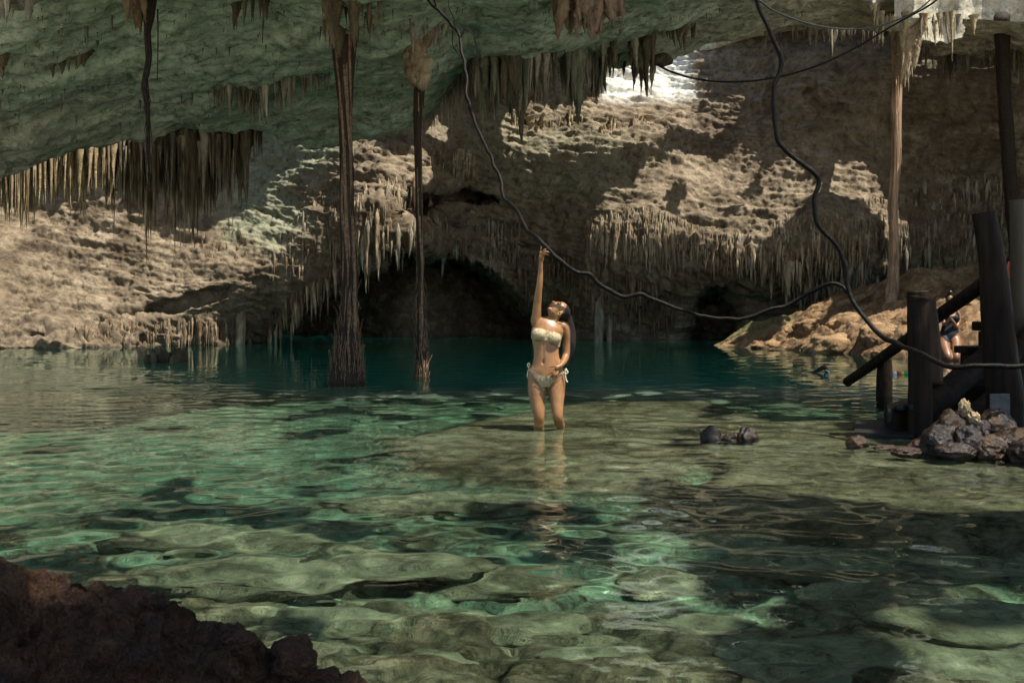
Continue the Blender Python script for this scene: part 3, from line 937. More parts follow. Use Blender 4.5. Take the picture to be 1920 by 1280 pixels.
formation('stalactite_cluster', 'bright comb of short cream stalactites on the back wall right of the curtain', CAT, 'w',
          [(1105, 240), (1225, 232), (1228, 256), (1105, 262)], 110, prof([1105, 1150, 1195, 1228], [280, 290, 300, 270]), M_PALE, 12, 'med', (0.06, 0.11), 0.1, seed=9, mats=[M_STAL, M_PALE], short=0.3)
formation('stalactite_cluster', 'pale lilac-grey fan of thin stalactites beside the slim hanging root', CAT, 'w',
          [(785, 285), (880, 290), (885, 320), (800, 315)], 75, prof([785, 830, 840, 885], [330, 350, 362, 345]), M_PALE, 14, 'med', (0.05, 0.09), 0.09, seed=10, mats=[M_PALE, M_STALG], short=0.3)
formation('stalactite_cluster', 'thick reddish-brown stalactite mass hanging from the ceiling at top centre', CAT, 15.2,
          [(1050, -60), (1155, -60), (1155, -20), (1050, -20)], 28, prof([1050, 1062, 1080, 1110, 1155], [75, 92, 60, 86, 55]), M_STALB, 12, 'big',
          (0.17, 0.24), 0.26, seed=11, short=0.8, slab=rib([(1035, -30, 15.4), (1100, -38, 15.3), (1170, -30, 15.4)], 0.4, 8))
formation('stalactite_cluster', 'pair of dark grey stalactites hanging in the top left corner', CAT, 11.0,
          [(0, -70), (68, -70), (68, -40), (0, -40)], 7, prof([0, 20, 40, 68], [52, 52, 15, 48]), M_STALG, 6, 'big', (0.16, 0.22), 0.17, seed=12, short=0.85,
          slab=rib([(-30, -55, 11.2), (30, -60, 11.1), (90, -55, 11.2)], 0.32, 9))
formation('stalactite', 'single brown stalactite hanging at the top beside the thin dark root', 'stalactite', 12.4,
          [(240, -40), (268, -40), (268, -20), (240, -20)], 4, prof([240, 255, 285], [60, 78, 40]), M_STALB, 4, 'big', (0.2, 0.25), 0.2, seed=13, short=0.8)
formation('stalactite_cluster', 'row of small dark triangular stalactites on the upper left ceiling', CAT, 'c',
          [(62, 92), (160, 92), (160, 100), (62, 100)], 7, prof([62, 80, 118, 150, 160], [120, 128, 134, 130, 120]), M_STALD, 7, 'med', (0.22, 0.35), 0.15, seed=14, short=0.7)
formation('stalactite_cluster', 'thin dark stalactites at the top edge between the two left roots', CAT, 'c',
          [(430, -10), (500, -10), (500, 40), (430, 40)], 12, prof([430, 466, 500], [50, 102, 60]), M_STALD, 8, 'big', (0.08, 0.14), 0.12, seed=15, short=0.5)
formation('stalactite_cluster', 'brown stalactites clustered round the top of the thick hanging root', CAT, 'c',
          [(600, -10), (745, -20), (745, 20), (690, 60), (600, 60)], 50, prof([600, 680, 705, 730, 745], [110, 90, 70, 72, 60]), M_STALB, 16, 'big', (0.09, 0.15), 0.15, seed=16, short=0.45, mats=[M_STALB, M_STALD])
formation('stalactite_cluster', 'grey stalactites with one long spike hanging right of the big curtain', CAT, 'c',
          [(1125, 70), (1230, 70), (1245, 112), (1130, 118)], 30, prof([1125, 1160, 1185, 1205, 1222, 1245], [180, 175, 150, 235, 190, 125]), M_STALG, 14, 'big', (0.1, 0.16), 0.24, seed=17, short=0.6, mats=[M_STALG, M_STALD])
formation('stalactite_cluster', 'small dark stalactites under the ceiling above the bright wall gap', CAT, 'c',
          [(1215, 42), (1305, 42), (1305, 58), (1215, 58)], 26, prof([1215, 1245, 1290, 1305], [80, 98, 105, 80]), M_STALD, 9, 'med', (0.1, 0.18), 0.14, seed=18)
formation('stalactite_cluster', 'small pale drips scattered on the ceiling in the top right corner', CAT, 'c',
          [(1630, -20), (1830, -20), (1830, 40), (1630, 70)], 44, lambda x: 40 + 60 * (1 if 1720 < x < 1790 else 0.4), M_PALE, 14, 'med', (0.07, 0.13), 0.12, seed=19, short=0.25, mats=[M_STALG, M_PALE])
formation('stalactite_cluster', 'pinkish stalactites beside the top of the pale hanging root', CAT, 'c',
          [(1690, 44), (1722, 44), (1722, 64), (1690, 64)], 14, prof([1690, 1698, 1722], [150, 168, 130]), M_STAL, 7, 'big', (0.1, 0.16), 0.2, seed=20, short=0.55)
formation('stalactite_fringe_band', 'dark fringe of stalactites along the shaded ceiling edge at upper right', CAT, 'c',
          [(1560, 88), (1920, 92), (1990, 125), (1900, 130), (1700, 104), (1560, 112)], 150, prof([1560, 1650, 1760, 1920], [140, 150, 165, 170]), M_STALD, 20, 'med', (0.07, 0.13), 0.2, seed=21, mats=[M_STALD, M_STALG], short=0.3)
formation('stalactite_fringe_band', 'faint short stalactites on the ceiling edge behind the right vine', CAT, 'c',
          [(1430, 50), (1575, 50), (1600, 76), (1430, 72)], 60, prof([1430, 1450, 1540, 1575], [95, 100, 135, 105]), M_STALG, 10, 'med', (0.06, 0.12), 0.14, seed=22, short=0.25)
formation('stalactite_fringe_band', 'long fringe of small tan stalactites across the back wall right of the woman', CAT, 'w',
          [(1110, 400), (1200, 380), (1300, 410), (1420, 440), (1480, 400), (1580, 420), (1620, 520), (1500, 520), (1440, 500), (1330, 480), (1180, 470), (1110, 450)], 1100,
          lambda x: 2000, M_STAL, 0, 'med', (0.1, 0.16), 0.09, seed=23) if False else None

def wallfringe(name, label, region, n, Lr, mat, mats, seed, keep=0, ratio=(0.055, 0.11), rmax=0.09):
    """many short stalactites growing straight off the wall sheet"""
    r_ = np.random.RandomState(seed)
    xs, ys = [p[0] for p in region], [p[1] for p in region]
    pts = []
    while len(pts) < n:
        x, y = r_.uniform(min(xs), max(xs), 4000), r_.uniform(min(ys), max(ys), 4000)
        ok = sdf_poly(x, y, region) + 12 * fbm(np.stack([x, y, 0 * x], -1), 1 / 35.0, 3) < 0
        dens = fbm(np.stack([x, y, 0 * x + 5], -1), 1 / 28.0, 3) > r_.uniform(-0.5, 0.35, len(x))
        pts += list(zip(x[ok & dens], y[ok & dens]))
    items = []
    for x, y in pts[:n]:
        P = np.array(on_wall(x, y))
        L = r_.uniform(*Lr) * (0.4 + 1.3 * r_.rand() ** 3)
        R = min(rmax, L * r_.uniform(*ratio))
        P[1] -= 0.3 * R
        P[2] += 0.15 * L
        items.append((L * R, P, L, R, r_.uniform(0, 6.28), r_.randint(6), r_.randint(99)))
    items.sort(key=lambda q: -q[0])
    c = np.mean([q[1] for q in items], 0)
    root = thing(name, label, CAT, tuple(c))
    for q in items[:keep]:
        o = link('stalactite', unit_mesh('wall', q[5], mats[q[6] % len(mats)]), None, root)
        o.location = tuple(q[1] - c)
        o.rotation_euler = (0, 0, q[4])
        o.scale = (q[3], q[3], q[2])
    for mi, m in enumerate(mats):
        lst = []
        for q in items[keep:]:
            if q[6] % len(mats) != mi:
                continue
            Vu, Qu = U_SMALL[q[5]]
            ca, sa = math.cos(q[4]), math.sin(q[4])
            W = Vu.copy()
            W[:, 0], W[:, 1] = (Vu[:, 0] * ca - Vu[:, 1] * sa) * q[3], (Vu[:, 0] * sa + Vu[:, 1] * ca) * q[3]
            W[:, 2] *= q[2]
            lst.append((W + q[1], Qu))
        if lst:
            part('stalactite_fringe', mesh_np('stalactite_fringe', *joinvq(lst)), m, root, kind='stuff')
    return root
wallfringe('stalactite_fringe_band', 'wide band of small tan stalactites across the back wall right of the woman',
           [(1100, 410), (1200, 385), (1300, 420), (1410, 445), (1490, 405), (1620, 420), (1620, 540), (1510, 540), (1440, 510), (1330, 490), (1180, 475), (1100, 460)], 2600,
           (0.2, 0.6), M_STAL, [M_STAL, M_STAL, M_STALG], 31, 26)
wallfringe('stalactite_fringe_band', 'shaded brown stalactite drapery on the back wall behind the pale hanging root',
           [(1600, 380), (1780, 330), (1905, 320), (1905, 480), (1780, 500), (1680, 520), (1600, 500)], 420, (0.3, 0.8), M_STALD, [M_STALD, M_STALG], 32, 10)
wallfringe('stalactite_fringe_band', 'brown stalactite tufts low on the wall behind the raised arm of the woman',
           [(960, 470), (1060, 470), (1180, 500), (1280, 540), (1270, 600), (1170, 600), (1060, 580), (990, 560)], 420, (0.25, 0.65), M_STALB, [M_STALB, M_STALD], 33, 14)
wallfringe('stalactite_cluster', 'grey fan of stalactites on the dark wall left of the raised hand',
           [(890, 412), (980, 412), (975, 470), (950, 500), (915, 480)], 110, (0.3, 0.7), M_STALG, [M_STALG], 34, 12)
wallfringe('stalactite_cluster', 'brown tuft of stalactites on the dark wall right of the slim root',
           [(815, 440), (870, 440), (870, 490), (840, 490)], 60, (0.3, 0.6), M_STALB, [M_STALB, M_STALG], 35, 8)
wallfringe('stalactite_curtain', 'pale flowstone curtain with stalactites over the dark grotto between the two roots',
           [(665, 360), (760, 330), (830, 390), (835, 440), (770, 445), (700, 480), (650, 495)], 260, (0.3, 0.9), M_STAL, [M_STAL, M_STALG], 36, 18)
wallfringe('stalactite_fringe_band', 'tan stalactites fringing the slanting left edge of the dark grotto',
           [(500, 595), (560, 545), (640, 490), (640, 520), (590, 555), (540, 590), (490, 635)], 160, (0.35, 0.8), M_STAL, [M_STAL, M_STALB], 37, 18)
wallfringe('stalactite_fringe_band', 'low brown fringe of short stalactites just above the water under the left bank',
           [(150, 618), (240, 605), (330, 600), (470, 600), (470, 640), (150, 642)], 300, (0.3, 0.6), M_STALB, [M_STALB, M_STALD, M_STAL], 38, 14)
wallfringe('stalactite_fringe_band', 'mossy drapery of dull stalactites on the sloping wall left of the thick root',
           [(560, 380), (640, 350), (640, 470), (580, 500), (500, 520), (480, 500)], 260, (0.2, 0.5), M_STALG, [M_STALG, M_STAL], 39, 6)
wallfringe('stalactite_cluster', 'dark brown hanging stalactites on the wall below the shaded left curtain',
           [(360, 440), (470, 440), (470, 480), (400, 500), (360, 480)], 60, (0.3, 0.7), M_STALB, [M_STALB, M_STALD], 40, 6)

r_ = np.random.RandomState(77)
lst = []
while len(lst) < 650:
    x, y = r_.uniform(-60, 1700), r_.uniform(-15, 250)
    if y > lip_of(x) - 6 or fbm(np.array([x, y * 2.5, 3.0]), 1 / 70.0, 3) < r_.uniform(-0.15, 0.4):
        continue
    P = np.array(on_ceil(x, y))
    L = r_.uniform(0.05, 0.2) * (0.5 + r_.rand() ** 3)
    Vu, Qu = U_SMALL[r_.randint(6)]
    lst.append((Vu * np.array([L * 0.14, L * 0.14, L]) + P + np.array([0, 0, 0.2 * L]), Qu))
link('stalactite_fringe', mesh_np('stalactite_fringe', *joinvq(lst)), M_STALM, ceiling, 'stuff')

def solo(name, label, cat, px, y0, y1, D, R, mat, k=0, n=1):
    p = U(px, y0, D)
    L = (y1 - y0) / F * D
    root = thing(name, label, cat, tuple(p))
    for i in range(n):
        o = link('stalactite' if n > 1 else 'spike', unit_mesh('big', (k + i) % 6, mat), None, root)
        o.location = (i * R * 1.7 - R * 0.85 * (n - 1), 0.1 * i, 0)
        o.scale = (R, R, L * (1 - 0.12 * i))
    return root
solo('stalactite', 'long pointed pale stalactite hanging below the back wall fringe left of the right vine', 'stalactite', 1478, 490, 562, float(on_wall(1478, 500)[1]) - 0.3, 0.2, M_STAL, 2)
solo('stalactite', 'slender dark stalactite hanging at the left picture edge of the ceiling', 'stalactite', 4, 90, 150, 13.8, 0.1, M_STALD, 1)

def column(label, px, y0, D, r, mat, seed):
    a, b = U(px, y0, D), U(px, 560, D)
    b.z = -0.5
    P = catmull([tuple(a), tuple(a.lerp(b, 0.35) + Vector((0.03, 0, 0))), tuple(a.lerp(b, 0.7)), tuple(b)], 10)
    rr = np.interp(np.linspace(0, 1, len(P)), [0, 0.25, 0.6, 1], [1.15, 1.0, 0.85, 0.95]) * r
    V, Q = tube_vq(P, rr, 14, lambda th, k: 1 + 0.25 * fbm(np.stack([np.cos(th) * 2, np.sin(th) * 2, 0 * th + k * 0.15], -1), 1, 3, 0.5, seed))
    o = link('rock_column', mesh_np('rock_column', V, Q), mat)
    tag(o, label, 'rock column')
column('thick pale rock column standing in the water right behind the woman', 1122, 545, 30.6, 0.17, M_STALG, 1)
column('thin pale rock column just right of a thicker one behind the woman', 1142, 545, 30.7, 0.10, M_STALG, 2)
column('stubby tan column between the left bank and the water beside the grotto', 449, 575, 28.1, 0.16, M_STAL, 3)

# stalagmite stubs standing in the water at left
root = thing('stalagmite_cluster', 'row of dark stalagmite stubs rising from the water before the left bank', 'stalagmite cluster', tuple(onwater(305, 682)))
r_ = np.random.RandomState(5)
for k in range(14):
    p = onwater(278 + 5 * k + r_.uniform(-2, 2), 676 + r_.uniform(-3, 5))
    h = r_.uniform(0.12, 0.32)
    V, Q = tube_vq([(p.x, p.y, -0.4), (p.x, p.y, h * 0.4), (p.x + 0.01, p.y, h * 0.85), (p.x + 0.02, p.y, h)], [0.09, 0.07, 0.055, 0.015], 8)
    part('stalagmite', mesh_np('stalagmite', V, Q), M_STALD, root)
p = onwater(267, 672)
V, Q = tube_vq([(p.x, p.y, -0.4), (p.x, p.y, 0.1), (p.x, p.y, 0.2), (p.x + 0.02, p.y, 0.25)], [0.1, 0.1, 0.13, 0.05], 10)
tag(link('stalagmite', mesh_np('stalagmite', V, Q), M_PALE), 'single pale mushroom-shaped stub in the water left of the dark stubs', 'stalagmite')

# ------------------------------------------------------------------ hanging roots
def root_obj(label, pts, mat, fibre, nstr, nfib, seed, flare=None, cap=None, frizz=None):
    r_ = np.random.RandomState(seed)
    P3 = [tuple(U(p[0], p[1], p[2])) + (p[3],) for p in pts]
    C = catmull(P3, 12)
    P, R = C[:, :3], 0.84 * np.maximum(C[:, 3], 0.01)
    n = len(P)
    base = P[-1]
    rt = thing('hanging_root', label, 'root', tuple(base))
    ph = r_.uniform(0, 99)
    zz = np.cumsum(np.r_[0, np.linalg.norm(np.diff(P, axis=0), axis=1)])
    def rf(th, k):
        q = np.stack([np.cos(th) * 2.2, np.sin(th) * 2.2, 0 * th + zz[k] * 0.55], -1)
        return (1 + 0.34 * fbm(q, 1.0, 3, 0.6, ph, ridged=True)) * (1 + 0.16 * fbm(np.array([zz[k] * 1.6, ph, 0.0]), 1.0, 3))
    V, Q = tube_vq(P, R, 26, rf)
    part('trunk', mesh_np('trunk', V, Q), mat, rt)
    def strand(th0, tw, a, b, rr, off):
        ks = np.linspace(a * (n - 1), b * (n - 1), 26)
        pp = np.stack([np.interp(ks, np.arange(n), P[:, i]) for i in range(3)], -1)
        rd = np.interp(ks, np.arange(n), R) * off * (1 + 0.22 * fbm(np.stack([np.linspace(0, 5, 26), np.full(26, th0 * 7), np.full(26, ph)], -1), 1.0, 2))
        t = th0 + tw * np.linspace(0, 1, 26) + 0.25 * np.sin(np.linspace(0, 9, 26) + th0)
        pp[:, 0] += rd * np.cos(t)
        pp[:, 1] += rd * np.sin(t)
        return tube_vq(pp, np.linspace(rr, rr * 0.6, 26), 5)
    for k in range(nstr):
        V, Q = strand(r_.uniform(3.3, 6.1), r_.normal() * 0.7, r_.uniform(0, 0.3), r_.uniform(0.7, 1), r_.uniform(0.014, 0.028), r_.uniform(0.98, 1.12))
        part('strand', mesh_np('strand', V, Q), mat if k % 2 else fibre, rt)
    lst = []
    for k in range(nfib):
        a = r_.beta(*(frizz or (3, 1.2)))
        i = a * (n - 1)
        c = np.array([np.interp(i, np.arange(n), P[:, j]) for j in range(3)])
        rd = np.interp(i, np.arange(n), R)
        t = r_.uniform(0, 6.28)
        o = np.array([math.cos(t), math.sin(t), 0])
        L = r_.uniform(0.12, 0.45) * (0.6 + 0.8 * a)
        up = r_.choice([-1, -1, 1])
        p0 = c + o * rd * 0.9
        out = r_.uniform(0.0, 0.075)
        lst.append(tube_vq([p0, p0 + o * out * 0.7 + np.array([0, 0, up * L * 0.4]), p0 + o * out + np.array([r_.normal() * 0.02, 0, -abs(L) * 0.7 * (1 if up < 0 else -0.7)])], [0.006, 0.005, 0.003], 3)
                   if False else tube_vq(np.array([p0, p0 + o * out * 0.6 + np.array([0, 0, up * L * 0.45]), p0 + o * out + np.array([r_.normal() * 0.03, 0, up * L])]), [0.006, 0.005, 0.003], 4))
    if lst:
        part('root_fibres', mesh_np('root_fibres', *joinvq(lst)), fibre, rt, kind='stuff')
    return rt

root_obj('thick dark hanging root with a shaggy flared base standing in the water', 
         [(648, 20, 14.7, 0.22), (645, 90, 14.8, 0.17), (648, 200, 14.9, 0.105), (650, 300, 14.9, 0.095), (651, 400, 14.9, 0.105), (655, 500, 14.9, 0.115), (654, 590, 14.9, 0.135), (653, 640, 14.9, 0.16), (652, 685, 14.9, 0.20), (651, 712, 14.9, 0.25), (651, 730, 14.9, 0.27), (651, 790, 14.9, 0.30)],
         M_BARK, M_FIBRE, 20, 1000, 1, frizz=(4, 1.3))
root_obj('slim dark hanging root reaching the water under a cracked rock knob',
         [(788, 140, 15.9, 0.085), (785, 200, 15.9, 0.075), (784, 280, 15.9, 0.055), (786, 400, 15.9, 0.05), (788, 500, 15.9, 0.055), (789, 600, 15.9, 0.06), (789, 650, 15.9, 0.075), (790, 690, 15.9, 0.09), (790, 705, 15.9, 0.095), (790, 760, 15.9, 0.1)],
         M_BARK, M_FIBRE, 12, 420, 2, frizz=(4, 1.3))
root_obj('thin twisted black root dangling from the ceiling at left',
         [(283, -15, 12.6, 0.075), (280, 30, 12.6, 0.06), (277, 60, 12.6, 0.038), (279, 110, 12.6, 0.034), (271, 160, 12.6, 0.036), (276, 200, 12.6, 0.03), (278, 250, 12.6, 0.022), (277, 300, 12.6, 0.008)],
         M_FIBRED, M_FIBRED, 3, 16, 3)
root_obj('pale straight hanging root rising from the ochre bank at right',
         [(1682, 50, 25.0, 0.14), (1682, 90, 25.6, 0.13), (1682, 150, 25.8, 0.12), (1680, 220, 25.8, 0.125), (1680, 300, 25.8, 0.12), (1674, 380, 25.8, 0.12), (1676, 450, 25.8, 0.12), (1675, 510, 25.7, 0.14), (1671, 560, 25.6, 0.17), (1668, 600, 25.5, 0.24), (1666, 625, 25.4, 0.30)],
         M_BARKL, M_FIBRE, 7, 60, 4)
root_obj('dark shaded hanging root near the right picture edge',
         [(1878, 30, 23.6, 0.17), (1880, 120, 24.5, 0.16), (1884, 200, 24.5, 0.15), (1890, 280, 24.5, 0.16), (1897, 380, 24.5, 0.15), (1905, 480, 24.5, 0.16), (1910, 620, 24.5, 0.2), (1912, 720, 24.5, 0.24)],
         M_FIBRED, M_FIBRED, 4, 20, 5)

# cracked rock knob gripping the slim root: separate chunky plates round it
root = thing('cracked_rock', 'cracked tan rock knob of stacked chunks round the top of the slim root', 'rock', tuple(U(787, 60, 15.9)))
r_ = np.random.RandomState(8)
for k in range(20):
    t = k / 20
    py = 58 + 92 * t
    wid = np.interp(t, [0, 0.5, 0.8, 1], [27, 24, 23, 10])
    p = U(787 + r_.uniform(-1, 1) * wid * 0.75, py, 15.9 - r_.uniform(0.0, 0.22))
    V, T = blob_vq(tuple(p), (r_.uniform(0.08, 0.13), 0.11, r_.uniform(0.11, 0.2)), k, 0.45, 1.3, 3)
    part('rock_chunk', mesh_np('rock_chunk', V, T), M_STAL if k % 3 else M_STALB, root)
formation('stalactite_cluster', 'dark stalactites hanging round the rock knob of the slim root', CAT, 'c', [(750, 40), (835, 40), (835, 70), (750, 70)], 14, prof([750, 835], [95, 105]), M_STALG, 7, 'big', (0.13, 0.2), 0.16, seed=41)

# ------------------------------------------------------------------ vines and cords
def vine(name, label, pts, mat, cat='vine', sides=10, nsub=10, wob=0.0, twigs=()):
    P4 = [tuple(U(p[0], p[1], p[2])) + (p[3],) for p in pts]
    C = catmull(P4, nsub * 2)
    P = C[:, :3].copy()
    if wob:
        P += wob * np.stack([fbm(P, 3.0, 2, 0.5, 1.0), 0 * P[:, 0], fbm(P, 3.0, 2, 0.5, 40.0)], -1)
    zz = np.cumsum(np.r_[0, np.linalg.norm(np.diff(P, axis=0), axis=1)])
    kn = fbm(np.stack([zz * 2.2, 0 * zz, 0 * zz + len(pts)], -1), 1.0, 3, 0.6)
    R = 0.86 * C[:, 3] * (1 + 0.3 * kn + 0.5 * sst(0.35, 0.55, kn))
    P = P + 0.02 * wob * 10 * np.stack([fbm(P, 5.0, 3, 0.6, 3.0), 0 * zz, fbm(P, 5.0, 3, 0.6, 9.0)], -1)
    V, Q = tube_vq(P, R, sides)
    if not twigs:
        return tag(link(name, mesh_np(name, V, Q), mat), label, cat)
    rt = thing(name, label, cat, tuple(P[0]))
    part('stem', mesh_np('stem', V, Q), mat, rt)
    for tw in twigs:
        T = catmull([tuple(U(p[0], p[1], p[2])) + (p[3],) for p in tw], 8)
        part('twig', mesh_np('twig', *tube_vq(T[:, :3], T[:, 3], 6)), mat, rt)
    return rt
vine('vine', 'long black twiggy vine sagging from the ceiling past the hand of the woman',
     [(792, -12, 12.6, 0.022), (815, 12, 12.4, 0.024), (845, 45, 12.2, 0.023), (862, 75, 12.0, 0.024), (870, 115, 11.8, 0.024), (878, 180, 11.5, 0.022), (897, 245, 11.1, 0.023), (922, 300, 10.8, 0.023), (945, 360, 10.5, 0.024), (985, 425, 10.0, 0.024),
      (1012, 452, 9.75, 0.025), (1045, 485, 9.6, 0.025), (1080, 511, 9.6, 0.026), (1110, 517, 9.6, 0.025), (1135, 540, 9.6, 0.025), (1165, 556, 9.6, 0.024), (1205, 551, 9.6, 0.023), (1250, 572, 9.6, 0.022), (1310, 590, 9.6, 0.02), (1380, 595, 9.6, 0.02), (1440, 584, 9.6, 0.021), (1500, 560, 9.6, 0.022), (1545, 536, 9.5, 0.022), (1575, 534, 9.45, 0.022), (1592, 550, 9.4, 0.022)],
     M_VINE, wob=0.05, twigs=([(818, 14, 12.4, 0.01), (815, 0, 12.3, 0.008), (822, -15, 12.3, 0.006)], [(846, 48, 12.2, 0.009), (852, 38, 12.2, 0.007), (842, 15, 12.2, 0.006), (840, -5, 12.2, 0.005)],
      [(862, 75, 12.0, 0.012), (872, 56, 12.0, 0.010), (886, 64, 12.0, 0.008), (893, 85, 12.0, 0.008), (894, 100, 12.0, 0.006), (887, 125, 12.0, 0.004)], [(850, 55, 12.1, 0.008), (849, 85, 12.1, 0.006), (866, 110, 12.0, 0.006)], [(868, 112, 11.9, 0.012), (874, 116, 11.8, 0.01), (872, 124, 11.8, 0.006)],
      [(1083, 511, 9.6, 0.012), (1084, 522, 9.6, 0.009), (1085, 534, 9.6, 0.004)]))
vine('vine', 'thick winding black vine hanging at right and trailing across the wooden steps',
     [(1418, -15, 9.2, 0.026), (1424, 15, 9.2, 0.026), (1445, 62, 9.2, 0.026), (1464, 105, 9.2, 0.027), (1460, 140, 9.2, 0.026), (1451, 165, 9.2, 0.026), (1452, 225, 9.2, 0.026), (1460, 268, 9.2, 0.027), (1495, 300, 9.2, 0.026), (1530, 332, 9.2, 0.027), (1534, 350, 9.2, 0.026), (1523, 378, 9.2, 0.026), (1532, 420, 9.2, 0.025), (1562, 455, 9.2, 0.026), (1582, 488, 9.2, 0.026), (1588, 535, 9.2, 0.026),
      (1610, 580, 9.1, 0.027), (1650, 628, 8.9, 0.027), (1690, 648, 8.6, 0.027), (1735, 668, 8.3, 0.026), (1775, 683, 8.1, 0.025), (1830, 687, 8.0, 0.024), (1900, 686, 8.0, 0.024), (1990, 684, 8.0, 0.024)], M_VINE, wob=0.03)
vine('cord', 'thin black cord looping across the ceiling at upper right, upper of two', [(1424, 2, 9.3, 0.012), (1460, 25, 10, 0.012), (1530, 48, 11.5, 0.013), (1600, 55, 13, 0.013), (1660, 46, 14.5, 0.014), (1720, 20, 15.5, 0.014), (1760, -15, 16.5, 0.014)], M_CORD, 'cord', 8)
vine('cord', 'long thin black cord sagging from the bright wall gap to the top right ceiling', [(1225, 118, 22, 0.03), (1262, 136, 21, 0.026), (1310, 149, 20, 0.022), (1370, 154, 19, 0.021), (1440, 148, 18, 0.02), (1520, 128, 17, 0.019), (1600, 92, 16.3, 0.018), (1680, 45, 15.6, 0.017), (1740, 12, 15.2, 0.017), (1775, -15, 15, 0.017)], M_CORD, 'cord', 8)
V, T = blob_vq(tuple(U(1243, 113, 21.8)), (0.2, 0.15, 0.13), 3, 0.5, 1.5, 3)
tag(link('rock', mesh_np('rock', V, T), M_STALD), 'small dark rock lump on the ceiling where the long cord is tied', 'rock')
for px, ya, yb, lab in ((295, -10, 150, 'very thin straight rootlet hanging just right of the thin twisted root'), (492, -10, 82, 'very thin straight rootlet hanging beside the dark stalactites at top')):
    a, b = U(px, ya, 13.5), U(px, yb, 13.5)
    V, Q = tube_vq([tuple(a), tuple(a.lerp(b, 0.5) + Vector((0.01, 0, 0))), tuple(b)], [0.01, 0.009, 0.006], 6)
    tag(link('rootlet', mesh_np('rootlet', V, Q), M_FIBRED), lab, 'root')

# ------------------------------------------------------------------ ochre rock slope on the right
ftx = [1320, 1345, 1500, 1640, 1760, 1830, 1990, 2160]
fD = [27.5, 26.2, 24.6, 22.0, 20.6, 19.8, 18.6, 17.5]
tpx = [1320, 1400, 1470, 1540, 1600, 1700, 1830, 1920, 2160]
tpy = [652, 618, 596, 572, 545, 515, 496, 480, 440]
tD = [27.6, 27.2, 27.2, 27.2, 27.4, 27.6, 27, 26, 23]
sx = np.linspace(1316, 2160, 330)
sv = np.linspace(-0.12, 1, 150)
SX, SV = np.meshgrid(sx, sv)
A = unp(SX, 565, np.interp(SX, ftx, fD))
A[..., 2] = 0
B = unp(SX, np.interp(SX, tpx, tpy), np.interp(SX, tpx, tD))
SP = A + (B - A) * SV[..., None]
h = np.clip(B[..., 2], 0, 9)
SP[..., 2] = B[..., 2] * (np.clip(SV, -1, 1) * 0.55 + 0.45 * np.sign(SV) * np.abs(SV) ** 0.6) - 0.05
SP += 0.0
lump = 0.45 * fbm(SP, 0.7, 4, 0.55) + 0.22 * fbm(SP * np.array([1, 1, 2.2]), 1.1, 5, 0.6, ridged=True) + 0.10 * fbm(SP, 3.5, 4, 0.6)
SP[..., 2] += lump * (0.35 + 0.65 * sst(0, 0.15, SV)) * np.minimum(1, 0.35 + h)
SP[..., 1] -= lump * 0.7
sme = mesh_np('rock_bank', SP, grid_q(len(sv), len(sx)))
attr(sme, 'algae_waterlight', np.clip(0.9 * (1 - sst(1440, 1560, SX)) * sst(0.35, 0.8, SV), 0, 1))
attr(sme, 'stain_darkening', np.clip(0.25 + 0.5 * (1 - sst(0.0, 0.3, SV)), 0, 1))
slope = link('rock_bank', sme, M_SLOPE, kind='structure')
def on_slope(px, v):
    return samp(SP, sx, sv, px, v)
for k, (px, v, s, lab) in enumerate([(1570, 0.10, (0.75, 0.5, 0.36), 'large ochre boulder jutting over the water at the foot of the bank'), (1648, 0.16, (0.5, 0.4, 0.36), 'brown wedge-shaped boulder at the water left of the wooden posts'),
        (1600, 0.42, (0.6, 0.4, 0.34), 'grey-brown boulder halfway up the bank below the log'), (1530, 0.45, (0.5, 0.4, 0.22), 'flat pale boulder on the bank left of the pale root'),
        (1700, 0.3, (0.36, 0.3, 0.3), 'rounded ochre boulder at the foot of the pale root'), (1725, 0.16, (0.4, 0.3, 0.25), 'low ochre boulder beside the lower end of the handrail'), (1655, 0.03, (0.28, 0.2, 0.14), 'small flat stone at the waterline in front of the brown boulder'),
        (1835, 0.2, (0.42, 0.3, 0.28), 'rough ochre boulder right of the woman in the black swimsuit'), (1822, 0.42, (0.3, 0.25, 0.3), 'dark brown boulder behind the elbow of the woman in black'), (1450, 0.2, (0.45, 0.3, 0.16), 'low pale boulder near the tip of the bank')]):
    V, T = blob_vq(tuple(on_slope(px, v) - np.array([0, 0, 0.6 * s[2]])), s, 60 + k, 0.42, 1.2, 5)
    tag(link('boulder', mesh_np('boulder', V, T), M_SLOPE), lab, 'boulder')
lg = thing('log', 'dry grey log lying on top of the bank left of the pale root', 'log', tuple(U(1610, 556, 25.8)))
V, Q = tube_vq(catmull([tuple(U(1566, 573, 25.6)), tuple(U(1600, 562, 25.8)), tuple(U(1648, 543, 26.2)), tuple(U(1656, 539, 26.3))], 6), [0.085] * 19, 12, lambda th, k: 1 + 0.12 * np.sin(3 * th + k))
part('trunk', mesh_np('trunk', V, Q), M_LOG, lg)
V, Q = tube_vq([tuple(U(1620, 553, 25.9)), tuple(U(1628, 546, 25.8)), tuple(U(1634, 537, 25.8))], [0.035, 0.03, 0.02], 8)
part('branch_stub', mesh_np('branch_stub', V, Q), M_LOG, lg)

# small rock breaking the surface far away
V, T = blob_vq(tuple(onwater(1252, 630)), (0.32, 0.2, 0.11), 77, 0.4, 1.4, 3)
tag(link('rock', mesh_np('rock', V, T), M_PALE), 'tiny pale rock breaking the water in front of the dark recess', 'rock')

